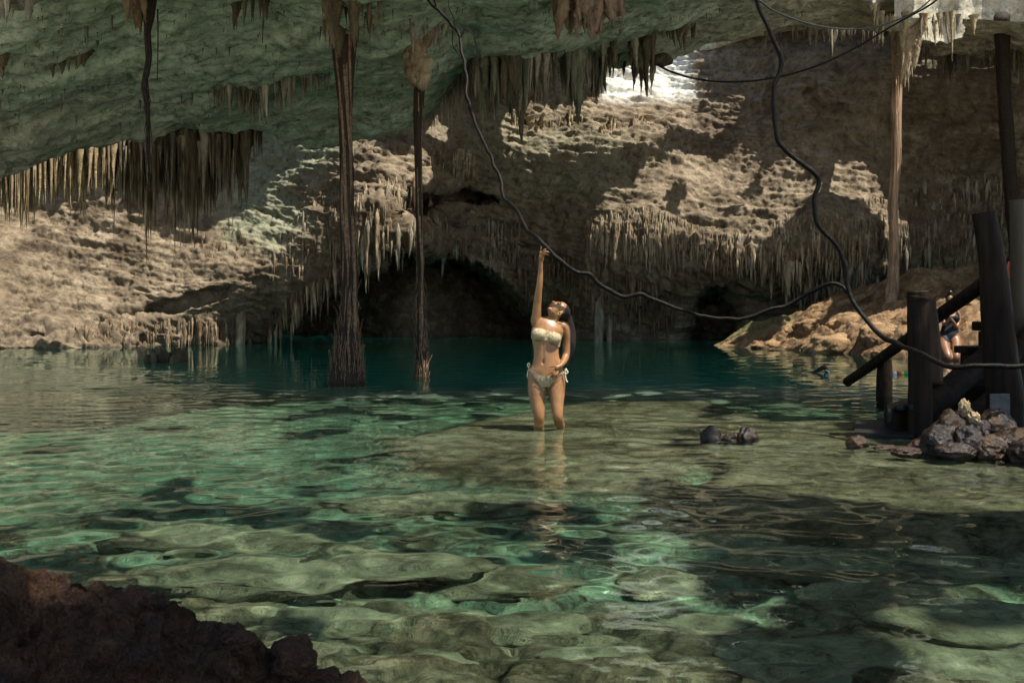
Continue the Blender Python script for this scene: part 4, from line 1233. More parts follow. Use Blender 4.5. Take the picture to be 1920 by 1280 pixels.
# ------------------------------------------------------------------ wooden steps
st = thing('wooden_steps', 'black wet timber steps with log posts and slanting handrail at right', 'steps', (4.2, 9.2, 0))
def log(name, pts, r, mat=M_WOOD, sides=30, label=None, sq=0.0, seed=0):
    P = catmull([tuple(U(*p)) if len(p) == 3 else p[:3] for p in pts], 12)
    P = P + 0.012 * np.stack([fbm(P, 2.0, 2, 0.5, seed), fbm(P, 2.0, 2, 0.5, seed + 7.0), 0 * P[:, 0]], -1)
    rr = np.full(len(P), r) if np.ndim(r) == 0 else np.interp(np.linspace(0, 1, len(P)), np.linspace(0, 1, len(r)), r)
    def rf(th, k):
        return (1 + 0.10 * fbm(np.stack([np.cos(th), np.sin(th), 0 * th + k * 0.12], -1), 1.5, 3, 0.5, seed) - 0.12 * sst(0.25, 0.5, fbm(np.stack([np.cos(th) * 3, np.sin(th) * 3, 0 * th + k * 0.06], -1), 1.5, 3, 0.6, seed + 4))) * (1 + sq * (np.abs(np.cos(2 * (th + 0.4))) - 0.5))
    V, Q = tube_vq(P, rr, sides, rf)
    return part(name, mesh_np(name, V, Q), mat, st, label)
def box8(name, lo, hi, mat, rotz=0.0, bev=0.015, label=None, parent=None, tilt=0.0):
    bm = bmesh.new()
    bmesh.ops.create_cube(bm, size=1.0)
    sz = [hi[i] - lo[i] for i in range(3)]
    for v in bm.verts:
        v.co = Vector((v.co.x * sz[0], v.co.y * sz[1], v.co.z * sz[2]))
    bmesh.ops.bevel(bm, geom=list(bm.edges), offset=bev, segments=2, affect='EDGES', profile=0.6)
    bmesh.ops.rotate(bm, verts=bm.verts, cent=(0, 0, 0), matrix=Matrix.Rotation(rotz, 3, 'Z') @ Matrix.Rotation(tilt, 3, 'Y'))
    bmesh.ops.translate(bm, verts=bm.verts, vec=[(lo[i] + hi[i]) / 2 for i in range(3)])
    me = bpy.data.meshes.new(name)
    bm.to_mesh(me)
    bm.free()
    return part(name, me, mat, parent or st, label)
def pbox(name, x0, x1, y0, y1, D, dep, mat, **kw):
    a, b = U(x0, y1, D), U(x1, y0, D)
    return box8(name, (a.x, D, a.z), (b.x, D + dep, b.z), mat, **kw)
log('post', [(1726, 960, 8.9), (1726, 850, 8.9), (1725, 700, 8.9), (1722, 600, 8.9), (1720, 545, 8.9)], [0.118, 0.115, 0.105, 0.1, 0.095], sq=0.12, seed=1, label='thick front post with a notched top')
log('post_collar', [(1721, 562, 8.89), (1720, 552, 8.89)], 0.103, M_WOOD, sq=0.12, seed=1)
log('post', [(1754, 720, 9.6), (1750, 640, 9.6), (1744, 560, 9.6)], [0.075, 0.065, 0.05], M_WOODB, seed=2, label='brown weathered post behind the front one')
log('post', [(1890, 845, 8.9), (1880, 700, 8.9), (1861, 500, 8.9), (1845, 398, 8.9)], [0.17, 0.155, 0.115, 0.1], sq=0.1, seed=3, label='tall leaning post')
log('post', [(1659, 960, 12.6), (1659, 752, 12.6), (1659, 700, 12.6), (1658, 668, 12.6)], [0.1, 0.1, 0.095, 0.09], seed=4, label='short post standing in the water')
log('post', [(1908, 640, 9.2), (1907, 500, 9.2), (1906, 375, 9.2)], [0.07, 0.062, 0.06], M_YEL, seed=5, label='post with flaking yellow paint at the right edge')
log('handrail', [(1588, 716, 13.2), (1680, 652, 12.1), (1760, 592, 11.2), (1850, 528, 10.3), (1990, 430, 9.4)], [0.062, 0.066, 0.07, 0.078, 0.09], seed=6)
log('brace', [(1905, 600, 9.5), (1918, 540, 9.5), (1940, 440, 9.5)], 0.09, seed=7)
log('brace', [(1985, 585, 9.0), (1915, 640, 9.0), (1880, 690, 9.0)], 0.08, seed=8)
log('stringer', [(1686, 815, 9.3), (1750, 760, 9.5), (1830, 690, 9.9), (1930, 610, 10.4)], 0.13, seed=9)
log('stringer', [(1780, 830, 9.0), (1850, 770, 9.3), (1940, 690, 9.8)], 0.14, seed=10)
pbox('tread', 1752, 1812, 710, 727, 9.9, 0.3, M_WOOD, label='lower tread')
pbox('tread', 1812, 1875, 650, 664, 10.2, 0.3, M_WOOD, label='upper tread')
pbox('tread', 1862, 1990, 604, 622, 10.5, 0.5, M_WOOD, label='top tread at the right edge')
pbox('riser', 1816, 1880, 664, 745, 10.3, 0.2, M_WOOD)
pbox('riser', 1752, 1870, 727, 815, 9.8, 0.3, M_WOOD)
pbox('riser', 1858, 1990, 622, 800, 10.6, 0.3, M_WOOD)
pbox('bottom_step', 1680, 1722, 766, 818, 8.95, 0.3, M_WOOD)
pbox('metal_plate', 1857, 1894, 738, 812, 8.55, 0.02, M_METAL, label='scuffed grey metal plate leaning on the steps', bev=0.004)
mt = link('mat', None) if False else None
a, b = onwater(1602, 816), onwater(1690, 812)
V = np.array([[a.x, a.y, 0.03], [b.x, a.y - 0.15, 0.02], [b.x + 0.05, a.y + 0.35, 0.09], [a.x + 0.15, a.y + 0.4, 0.08]])
V = np.concatenate([V, V - np.array([0, 0, 0.03])])
me = mesh_np('rubber_mat', V, np.array([[0, 1, 2, 3], [7, 6, 5, 4], [0, 4, 5, 1], [1, 5, 6, 2], [2, 6, 7, 3], [3, 7, 4, 0]]), False)
tag(link('rubber_mat', me, M_CLOTH), 'dark flat mat lying at the water left of the bottom step', 'mat')
# wet cloth draped over the bottom step
cxs, cys = np.linspace(1664, 1712, 26), np.linspace(0, 1, 18)
CX_, CT = np.meshgrid(cxs, cys)
cdp = np.where(CT < 0.6, 9.25 - CT * 0.62, 8.87)
ctop = 753 + 8 * sst(1690, 1664, CX_)
cpy = np.where(CT < 0.6, ctop + 12 * CT, ctop + 7.2 + (CT - 0.6) / 0.4 * (8 + 18 * (1 - sst(1664, 1685, CX_))))
cp = unp(CX_, cpy, cdp + 0.03 * np.sin(CX_ / 3.5))
cm = mesh_np('cloth', cp, grid_q(18, 26))
cl = link('wet_cloth', cm, M_CLOTH)
md_ = cl.modifiers.new('thick', 'SOLIDIFY')
md_.thickness = 0.012
tag(cl, 'crumpled dark wet cloth draped over the bottom step', 'cloth')
# orange float hanging at the right edge
bm = bmesh.new()
bmesh.ops.create_cone(bm, cap_ends=True, segments=40, radius1=0.34, radius2=0.34, depth=0.1)
bmesh.ops.bevel(bm, geom=[e for e in bm.edges if not e.is_manifold or e.calc_face_angle(0) > 1], offset=0.03, segments=3, affect='EDGES')
bmesh.ops.rotate(bm, verts=bm.verts, cent=(0, 0, 0), matrix=Matrix.Rotation(rad(58), 3, 'Z') @ Matrix.Rotation(rad(90), 3, 'X'))
oc = U(1902, 548, 9.9)
bmesh.ops.translate(bm, verts=bm.verts, vec=oc)
me = bpy.data.meshes.new('lifebuoy')
bm.to_mesh(me)
bm.free()
me.shade_smooth()
lb = thing('float_disc', 'orange round float hanging edge-on between the dark posts at right', 'float', tuple(oc))
part('disc', me, M_ORANGE, lb)
th = np.linspace(0, 2 * math.pi, 40)
cr, sr = math.cos(rad(58)), math.sin(rad(58))
P = np.stack([oc.x + 0.36 * np.cos(th) * cr, oc.y + 0.36 * np.cos(th) * sr, oc.z + 0.36 * np.sin(th)], -1)
part('rope', mesh_np('rope', *tube_vq(P, 0.014, 8)), M_STRING, lb)
V, Q = tube_vq(catmull([tuple(U(1925, 440, 9.4)), tuple(U(1912, 470, 9.2)), tuple(U(1915, 500, 9.4)), tuple(U(1900, 512, 9.8))], 6), 0.008, 6)
part('hanging_line', mesh_np('hanging_line', V, Q), M_STRING, lb)

# ------------------------------------------------------------------ rocks by the steps and in the water
wet = [(1735, 838, 7.95, (0.14, 0.14, 0.09), M_WET, 'low brown wet rock left of the dark rock heap'), (1785, 806, 8.0, (0.15, 0.15, 0.17), M_WET, 'brown wet rock on the upper left of the rock heap'), (1808, 795, 8.05, (0.13, 0.14, 0.15), M_WETD, 'tall black shiny rock in the middle of the rock heap'),
       (1868, 800, 8.15, (0.16, 0.16, 0.16), M_WET, 'big brown rounded rock in front of the metal plate'), (1760, 822, 7.85, (0.13, 0.15, 0.12), M_WETD, 'black wet rock low in the left half of the heap'), (1815, 828, 7.75, (0.12, 0.13, 0.14), M_WETD, 'grey-black wet rock at the front centre of the heap'),
       (1855, 838, 7.7, (0.15, 0.14, 0.1), M_WET, 'glistening brown rock at the front right of the heap'), (1905, 828, 7.8, (0.2, 0.2, 0.12), M_WET, 'broad brown wet rock at the right picture edge'), (1790, 842, 7.6, (0.16, 0.12, 0.06), M_WETD, 'flat black wet stone at the waterline under the heap'),
       (1700, 845, 7.7, (0.12, 0.08, 0.04), M_WET, 'flat wet stone at the left foot of the heap'), (1950, 845, 7.5, (0.25, 0.2, 0.12), M_WET, 'brown wet rock cut off by the right picture edge'), (1835, 812, 8.1, (0.1, 0.12, 0.14), M_WETD, 'dark gap-filling rock behind the front rocks of the heap')]
for k, (px, py, D, s, m, lab) in enumerate(wet):
    p = U(px, py, D)
    V, T = blob_vq((p.x, p.y, p.z - s[2] * 0.25), (s[0] * 0.9, s[1] * 0.9, s[2] * 1.05), 100 + k, 0.3, 1.5, 5)
    tag(link('wet_rock', mesh_np('wet_rock', V, T), m), lab, 'rock')
for px, py, s, lab, sd_ in ((1808, 766, (0.035, 0.035, 0.06), 'knobbly yellow stone perched on top of the rock heap', 4), (1824, 784, (0.045, 0.04, 0.045), 'round pitted yellow stone just below the topmost one', 9)):
    V, T = blob_vq(tuple(U(px, py, 7.95)), s, sd_, 0.75, 2.6, 4)
    tag(link('coral_stone', mesh_np('coral_stone', V, T), M_PALE), lab, 'stone')
for k, (px, py, s, m, lab) in enumerate([(1333, 824, (0.085, 0.08, 0.10), M_WETD, 'small black glossy rock poking from the water, leftmost of three'), (1368, 826, (0.06, 0.06, 0.05), M_WET, 'smallest brown wet rock between two others in the water'),
        (1402, 826, (0.085, 0.08, 0.10), M_WET, 'brown wet rock poking from the water, rightmost of three'), (1607, 836, (0.085, 0.08, 0.07), M_WET, 'lone round wet rock in the water left of the rock heap'),
        (1660, 842, (0.09, 0.05, 0.025), M_WET, 'thin flat wet stone between the lone rock and the rock heap')]):
    p = onwater(px, py)
    V, T = blob_vq((p.x, p.y, 0.01), s, 140 + k, 0.35, 1.5, 4)
    tag(link('wet_rock', mesh_np('wet_rock', V, T), m), lab, 'rock')

# submerged boulders and slabs
r_ = np.random.RandomState(21)
sub = [(1700, 1262, 'broad flat slab under water in the lower right corner', (0.55, 0.32, 0.14)), (1110, 1245, 'flat dark stone under water at bottom centre', (0.2, 0.12, 0.07)), (1410, 1222, 'small dark stone under water at lower right centre', (0.12, 0.1, 0.06)),
       (1500, 1240, 'rounded brown stone under water beside the corner slab', (0.16, 0.14, 0.09)), (1250, 1105, 'pale sunlit stone under water below the reflection', (0.2, 0.16, 0.1)), (1540, 1060, 'large green slab under water in front of the dark drop-off', (0.5, 0.28, 0.2)),
       (1830, 1080, 'green boulder under water near the right edge', (0.4, 0.25, 0.2)), (1650, 1130, 'mossy stone under water above the corner slab', (0.3, 0.2, 0.13)), (480, 1085, 'large mossy slab under water left of centre', (0.5, 0.25, 0.13)),
       (760, 1080, 'pale green boulder under water near the middle', (0.35, 0.22, 0.15)), (930, 1100, 'flat green rock under water right of the pale boulder', (0.4, 0.2, 0.13)), (620, 1165, 'low brown stone under water above the dark foreground rock', (0.25, 0.15, 0.08)),
       (860, 950, 'long dark ledge rock under water left of the reflection', (0.8, 0.25, 0.2)), (420, 1015, 'dark ledge rock under water at left', (0.6, 0.25, 0.2)), (1330, 1180, 'brown stone under water at lower right', (0.2, 0.13, 0.09)),
       (1850, 1190, 'brown slab under water at the right edge below the green boulder', (0.4, 0.25, 0.14)), (820, 1215, 'small pale stone under water at bottom left centre', (0.14, 0.1, 0.06)), (1000, 1180, 'rounded green-brown stone under water at bottom centre', (0.22, 0.16, 0.1))]
for k, (px, py, lab, s) in enumerate(sub):
    z = -0.5
    p = onwater(px, py)
    # the line of sight bends at the surface: set the stone where the refracted ray meets the bed
    ang = math.acos(min(0.999, math.cos(math.atan2(HC, p.y)) / 1.33))
    for _ in range(4):
        yy = p.y + (-z) / math.tan(ang)
        z = float(bed_z(np.array([p.x]), np.array([yy]))[0])
    V, T = blob_vq((p.x * yy / p.y, yy, z + s[2] * 0.25), s, 200 + k, 0.4, 1.3, 4)
    ob = tag(link('submerged_rock', mesh_np('submerged_rock', V, T), M_SUB), lab, 'rock')
    ob.cycles.is_caustics_receiver = True

# ------------------------------------------------------------------ dark foreground rock, lower left
cr_pts = [(-140, 985, 2.35), (0, 1040, 2.4), (70, 1058, 2.42), (140, 1078, 2.45), (215, 1086, 2.5), (290, 1106, 2.52), (340, 1124, 2.55), (400, 1152, 2.58), (445, 1168, 2.62), (500, 1206, 2.66), (555, 1192, 2.7), (580, 1210, 2.72), (605, 1240, 2.75), (650, 1258, 2.78), (700, 1285, 2.8), (760, 1310, 2.85)]
cr = catmull([tuple(U(*p)) for p in cr_pts], 26)
nu, nv_ = len(cr), 190
tt = np.linspace(0, 1, nv_)
oy = np.interp(tt, [0, 0.2, 0.36, 0.42, 0.5, 0.7, 1], [0.55, 0.24, 0.07, 0.0, -0.1, -0.35, -0.75])
oz = np.interp(tt, [0, 0.2, 0.36, 0.42, 0.5, 0.7, 1], [-1.5, -0.36, -0.03, 0.0, -0.04, -0.30, -0.85])
FP = cr[None] + np.stack([0 * oy, oy, oz], -1)[:, None]
n_ = normals(FP)
n_ *= np.sign(n_[..., 2:3] + 1e-6)
fd = 0.007 * fbm(FP, 38, 4, 0.7) + 0.014 * fbm(FP, 16, 3, 0.6, 3.0, ridged=True) - 0.03 * sst(0.25, 0.5, fbm(FP, 9, 3, 0.6, 19.0)) + 0.075 * fbm(FP, 4.5, 4, 0.55) + 0.045 * np.maximum(0, fbm(FP, 7.5, 3, 0.5, 5.0)) * 2 + 0.02 * fbm(FP, 22, 4, 0.6) + 0.03 * fbm(FP, 3, 4, 0.55, 9.0, ridged=True)
FP = FP + n_ * (fd - 0.045)[..., None]
me = mesh_np('foreground_rock', FP, grid_q(nv_, nu))
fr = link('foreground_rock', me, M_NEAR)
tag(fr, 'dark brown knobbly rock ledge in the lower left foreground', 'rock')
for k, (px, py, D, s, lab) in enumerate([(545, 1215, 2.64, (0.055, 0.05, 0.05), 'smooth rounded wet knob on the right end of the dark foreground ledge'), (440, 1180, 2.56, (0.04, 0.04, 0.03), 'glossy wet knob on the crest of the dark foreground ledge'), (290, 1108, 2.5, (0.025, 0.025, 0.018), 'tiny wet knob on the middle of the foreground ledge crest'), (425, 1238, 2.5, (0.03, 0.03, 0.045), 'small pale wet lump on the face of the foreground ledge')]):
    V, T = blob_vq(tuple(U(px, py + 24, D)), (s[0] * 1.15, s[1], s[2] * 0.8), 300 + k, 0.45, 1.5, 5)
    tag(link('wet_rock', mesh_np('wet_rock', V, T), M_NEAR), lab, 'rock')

# ------------------------------------------------------------------ swim fin and float in the water
fn = thing('swim_fin', 'black swim fin with a pale edge breaking the water before the rock bank', 'swim fin', tuple(onwater(1541, 696)))
p = onwater(1541, 698)
P = catmull([(p.x - 0.22, p.y, -0.03), (p.x - 0.08, p.y, 0.03), (p.x + 0.02, p.y, 0.075), (p.x + 0.07, p.y, 0.05), (p.x + 0.10, p.y, -0.05)], 6)
part('blade', mesh_np('blade', *tube_vq(P, np.array([(0.006 + 0.03 * math.sin(math.pi * k / (len(P) - 1)), 0.09) for k in range(len(P))]), 10)), M_CLOTH, fn)
P = catmull([(p.x + 0.04, p.y - 0.07, 0.05), (p.x + 0.085, p.y - 0.08, 0.02), (p.x + 0.11, p.y - 0.08, -0.03)], 5)
part('edge', mesh_np('edge', *tube_vq(P, 0.016, 8)), plain('pale_rubber', (0.5, 0.45, 0.4), 0.4), fn)
fl_ = thing('pool_float', 'small red yellow and green float lying on the water beside the posts', 'float', tuple(onwater(1690, 701)))
p0 = onwater(1674, 702)
for k, (c, nm) in enumerate(zip([(0.7, 0.7, 0.68), (0.55, 0.03, 0.03), (0.6, 0.45, 0.05), (0.02, 0.3, 0.1), (0.02, 0.25, 0.12)], ['white', 'red', 'yellow', 'green', 'green'])):
    a = (p0.x + k * 0.062, p0.y, 0.02)
    P = [(a[0], a[1], 0.02), (a[0] + 0.008, a[1], 0.02), (a[0] + 0.052, a[1], 0.02), (a[0] + 0.061, a[1], 0.02)]
    part('float_segment', mesh_np('float_segment', *tube_vq(np.array(P), [0.02, 0.034, 0.034, 0.02], 10)), plain('float_' + nm + str(k), c, 0.4), fl_, nm + ' segment')

# ------------------------------------------------------------------ people
def fuse(name, parts_, voxel, smooth=4, keep=None):
    """one continuous skin over overlapping closed shapes"""
    Vs, Fs, o = [], [], 0
    for V, Q in parts_:
        Vs += np.asarray(V).tolist()
        for f in np.asarray(Q).tolist():
            Fs.append([i + o for i in f])
        o += len(V)
    me = bpy.data.meshes.new('tmp')
    me.from_pydata(Vs, [], Fs)
    bm = bmesh.new()
    bm.from_mesh(me)
    bmesh.ops.dissolve_degenerate(bm, dist=1e-6, edges=bm.edges)
    bmesh.ops.recalc_face_normals(bm, faces=bm.faces)
    bm.to_mesh(me)
    bm.free()
    ob = bpy.data.objects.new('tmp', me)
    COL.objects.link(ob)
    m = ob.modifiers.new('r', 'REMESH')
    m.mode = 'VOXEL'
    m.voxel_size = voxel
    s = ob.modifiers.new('s', 'SMOOTH')
    s.iterations = smooth
    s.factor = 0.5
    dg = bpy.context.evaluated_depsgraph_get()
    dg.update()
    res = bpy.data.meshes.new_from_object(ob.evaluated_get(dg))
    res.name = name
    bpy.data.objects.remove(ob)
    if keep is not None:
        bm = bmesh.new()
        bm.from_mesh(res)
        bm.normal_update()
        dead = [f for f in bm.faces if not keep(f.calc_center_median(), f.normal)]
        bmesh.ops.delete(bm, geom=dead, context='FACES')
        for _ in range(3):
            bmesh.ops.smooth_vert(bm, verts=[v for v in bm.verts if v.is_boundary], factor=0.5, use_axis_x=True, use_axis_y=True, use_axis_z=True)
        bm.to_mesh(res)
        bm.free()
    res.shade_smooth()
    return res

def ell(c, r, M=None, sub=3):
    bm = bmesh.new()
    bmesh.ops.create_icosphere(bm, subdivisions=sub, radius=1.0)
    V = np.array([v.co for v in bm.verts]) * np.array(r)
    T = np.array([[v.index for v in f.verts] for f in bm.faces])
    bm.free()
    if M is not None:
        V = V @ np.array(M).T
    return V + np.array(c), T

def limb(pts, radii, sides=16, n=6, ref=(0, -1, 0)):
    R = np.array(radii, float)
    if R.ndim == 1:
        R = np.stack([R, R], -1)
    C = catmull([tuple(p) + tuple(r) for p, r in zip(pts, R)], n)
    ends = []
    V, Q = tube_vq(C[:, :3], np.maximum(C[:, 3:], 0.003), sides, ref=ref)
    return V, Q

def head_parts(H, f, c):
    f, c = np.array(f, float), np.array(c, float)
    f /= np.linalg.norm(f)
    c = c - f * (c @ f)
    c /= np.linalg.norm(c)
    s = np.cross(f, c)
    M = np.stack([s, f, c], 1)          # columns: side, face, crown
    L = lambda x, y, z: np.array(H) + M @ np.array([x, y, z])
    E_ = lambda p, r: ell(L(*p), r, M)
    ps = [E_((0, -0.012, 0.045), (0.073, 0.092, 0.078)), E_((0, 0.028, -0.025), (0.057, 0.06, 0.078)), E_((0, 0.06, -0.088), (0.026, 0.024, 0.02)),
          E_((0, 0.02, -0.07), (0.05, 0.045, 0.035)), E_((0, 0.075, 0.03), (0.05, 0.018, 0.014)), E_((0.034, 0.062, -0.02), (0.026, 0.022, 0.024)), E_((-0.034, 0.062, -0.02), (0.026, 0.022, 0.024)),
          E_((0, 0.083, -0.057), (0.022, 0.011, 0.011)), E_((0.031, 0.07, 0.01), (0.016, 0.014, 0.012)), E_((-0.031, 0.07, 0.01), (0.016, 0.014, 0.012)),
          E_((0.073, -0.005, -0.005), (0.011, 0.02, 0.03)), E_((-0.073, -0.005, -0.005), (0.011, 0.02, 0.03)),
          limb([L(0, 0.078, 0.02), L(0, 0.092, 0.0), L(0, 0.106, -0.022), L(0, 0.09, -0.034)], [0.009, 0.011, 0.015, 0.011], 10, 4, ref=tuple(s))]
    return ps, L, M

def hand_parts(wrist, knuck, across, normal, fingers, thumb, w=0.036, th=0.014):
    """palm from wrist to knuckle centre; fingers: list of point lists; thumb: point list"""
    wrist, knuck, across = np.array(wrist), np.array(knuck), np.array(across, float)
    across /= np.linalg.norm(across)
    ps = [limb([wrist, wrist * 0.6 + knuck * 0.4, knuck], [(0.024, 0.018), (w * 0.95, th * 1.15), (w, th)], 14, 4, ref=tuple(np.cross(across, knuck - wrist)))]
    for fp in fingers + [thumb]:
        n = len(fp)
        ps.append(limb(fp, np.linspace(0.0098, 0.0068, n), 10, 4))
    return ps

# --- the woman in the water
DW = 9.67
def W(px, py, dy=0.0):
    return np.array(unp(px, py, DW)) + np.array([0, dy, 0])
who = thing('person', 'woman in a speckled cream bikini standing knee-deep reaching up to the vine', 'person', (0.33, DW, -0.42))
def torso(inf=0.0, hips=True):
    sec = [(1023, 722, 0.150, 0.105, 0.01), (1023.5, 712, 0.180, 0.118, 0.005), (1024, 700, 0.176, 0.116, 0.0), (1025, 688, 0.158, 0.108, -0.005), (1024.5, 673, 0.128, 0.092, -0.012), (1024, 657, 0.122, 0.09, -0.005),
           (1024, 640, 0.135, 0.10, 0.01), (1025.5, 626, 0.145, 0.105, 0.025), (1030, 613, 0.148, 0.09, 0.04), (1034, 605, 0.125, 0.068, 0.05), (1037, 599, 0.06, 0.055, 0.055)]
    ps = [limb([W(x, y, dy) for x, y, a, b, dy in sec], [(a + inf, b + inf) for x, y, a, b, dy in sec], 28, 5)]
    ps.append(ell(W(1010.5, 627, -0.055), (0.066 + inf, 0.062 + inf, 0.06 + inf)))
    ps.append(ell(W(1037.5, 634, -0.055), (0.066 + inf, 0.062 + inf, 0.06 + inf)))
    return ps
def thighs(inf=0.0):
    a = limb([W(1008.5, 700, 0.01), W(1006.5, 715, 0.0), W(1006.5, 735, -0.02), W(1008, 757, -0.05), W(1010, 777, -0.08), W(1010.5, 791, -0.06), W(1010, 810, -0.03), W(1009.5, 845, 0.03), W(1009, 872, 0.05)],
             np.array([0.07, 0.086, 0.085, 0.071, 0.054, 0.050, 0.054, 0.042, 0.034]) + inf, 18, 5)
    b = limb([W(1041, 700, 0.01), W(1043, 715, 0.0), W(1043, 737, -0.03), W(1044, 760, -0.08), W(1045, 778, -0.11), W(1047.5, 790, -0.07), W(1050, 805, -0.01), W(1052, 842, 0.07), W(1053, 870, 0.10)],
             np.array([0.07, 0.086, 0.081, 0.06, 0.049, 0.048, 0.054, 0.042, 0.034]) + inf, 18, 5)
    return [a, b]
body = torso() + thighs()
# buttocks and shoulders
body += [ell(W(1010, 706, 0.07), (0.085, 0.08, 0.085)), ell(W(1040, 706, 0.07), (0.085, 0.08, 0.085))]
# feet on the lakebed
for hx, dy in ((1009, 0.05), (1053, 0.10)):
    a = W(hx, 872, dy)
    body.append(limb([a + np.array([0, 0.03, -0.02]), a + np.array([0, -0.06, -0.03]), a + np.array([-0.01, -0.15, -0.045])], [(0.034, 0.034), (0.04, 0.03), (0.036, 0.014)], 12, 4, ref=(0, 0, 1)))
# raised arm
body.append(limb([W(1012, 617, 0.05), W(1006, 602, 0.045), W(1006.5, 588, 0.03), W(1008, 566, 0.01), W(1010, 545, -0.02), W(1011.5, 532, -0.03), W(1012.5, 520, -0.035), W(1013.5, 502, -0.045), W(1014, 490, -0.05)],
                 [0.055, 0.056, 0.047, 0.040, 0.0335, 0.031, 0.029, 0.021, 0.0185], 16, 5))
hd = [W(1014.5, 478, -0.06)]
fing = [[W(1013, 479, -0.06), W(1012.5, 472, -0.07), W(1013.8, 467, -0.08), W(1014.3, 462, -0.085)],
        [W(1014.5, 478, -0.065), W(1018, 471.5, -0.09), W(1021, 468.5, -0.10), W(1024, 469, -0.095)],
        [W(1016, 479.5, -0.065), W(1021, 474, -0.095), W(1026, 473, -0.105), W(1030, 475, -0.10)],
        [W(1017, 481.5, -0.06), W(1021, 478.5, -0.09), W(1025, 478, -0.10), W(1028.5, 480, -0.095)]]
body += hand_parts(W(1014, 490, -0.05), W(1014.8, 480, -0.062), (1, 0.2, 0), None, fing, [W(1013, 487, -0.06), W(1010.8, 482, -0.085), W(1011, 477.5, -0.1)], 0.03, 0.017)
# lowered arm, hand resting on the hip
body.append(limb([W(1050, 611, 0.05), W(1059, 613, 0.055), W(1062.5, 624, 0.055), W(1063, 645, 0.06), W(1062, 664, 0.05), W(1059.5, 672, 0.015), W(1055, 679, -0.06), W(1050, 684, -0.115)],
                 [0.05, 0.05, 0.044, 0.039, 0.036, 0.035, 0.029, 0.0215], 16, 5))
fing = [[W(1040, 690, -0.14), W(1034, 694.5, -0.15), W(1029.5, 697.5, -0.146), W(1025.5, 700, -0.142)],
        [W(1041, 692, -0.138), W(1036, 698, -0.15), W(1033, 702, -0.146), W(1030.5, 705.5, -0.14)],
        [W(1043, 693.5, -0.136), W(1039.5, 700, -0.148), W(1037, 704, -0.145), W(1035, 708, -0.138)],
        [W(1045.5, 694, -0.13), W(1043.5, 700, -0.14), W(1042, 704.5, -0.138), W(1041, 707.5, -0.132)]]
body += hand_parts(W(1050, 684, -0.115), W(1041.5, 691.5, -0.136), (0.5, 0, 0.7), None, fing, [W(1046.5, 684.5, -0.13), W(1039, 684, -0.155), W(1033, 685.5, -0.15), W(1028.5, 687, -0.14)], 0.034, 0.015)
# neck and thrown-back head
HH = W(1046.5, 584, 0.06)
hp, HL, HM = head_parts(HH, (-0.30, -0.22, 0.93), (0.80, 0.55, 0.20))
body += hp
body.append(limb([W(1036, 607, 0.055), W(1038.5, 597, 0.05), HL(0, 0.0, -0.055), HL(0, -0.02, 0.0)], [0.062, 0.053, 0.052, 0.05], 16, 5))
# collarbones
body.append(limb([W(1036, 604.5, 0.0), W(1046, 605, 0.005), W(1057, 607, 0.03)], [0.012, 0.013, 0.012], 8, 4))
body.append(limb([W(1031, 604, 0.0), W(1021, 603, 0.005), W(1011, 601, 0.03)], [0.012, 0.013, 0.012], 8, 4))
bmsh = fuse('body', body, 0.0062, 5)
# navel: push a small dent
co = np.zeros(len(bmsh.vertices) * 3)
bmsh.vertices.foreach_get('co', co)
co = co.reshape(-1, 3)
nv0 = W(1017.5, 678, -0.1)
d = np.hypot((co[:, 0] - nv0[0]) / 0.012, (co[:, 2] - nv0[2]) / 0.02)
co[:, 1] += 0.016 * np.exp(-d ** 2) * (co[:, 1] < DW)
ml = W(1018, 655, 0)                     # shallow line down the belly
d = np.abs(co[:, 0] - (ml[0] + 0.0)) / 0.012
co[:, 1] += 0.005 * np.exp(-d ** 2) * (co[:, 1] < DW - 0.02) * (np.abs(co[:, 2] - ml[2]) < 0.1)
bmsh.vertices.foreach_set('co', co.ravel())
bod = part('body', bmsh, M_SKIN, who)
def px_of(p):
    return PX0 + F * p[0] / p[1], PY0 + F * (HC - p[2]) / p[1]
def keep_top(p, n):
    x, y = px_of(p)
    return np.interp(x, [996, 1006, 1030, 1053], [613, 614.5, 619.5, 627]) < y < np.interp(x, [995, 1005, 1022, 1036, 1048, 1055], [636, 637, 638, 643, 651, 652])
part('bikini_top', fuse('bikini_top', torso(0.008), 0.0055, 4, keep_top), M_BIK, who)
POLY = [(988, 687), (992, 689.5), (1003, 697), (1012, 702), (1021, 705), (1032, 703.5), (1046, 699), (1057, 695.5), (1062, 694.5), (1062, 698), (1050, 703), (1041, 711), (1033, 722), (1028, 731), (1024, 736), (1019, 733), (1010, 720), (1001, 707), (992, 693.5), (988, 691)]
def keep_bot(p, n):
    x, y = px_of(p)
    return inpoly(x, y, POLY)
part('bikini_bottom', fuse('bikini_bottom', torso(0.008) + thighs(0.006) + [ell(W(1010, 706, 0.07), (0.09, 0.085, 0.09)), ell(W(1040, 706, 0.07), (0.09, 0.085, 0.09))], 0.0055, 4, keep_bot), M_BIK, who)
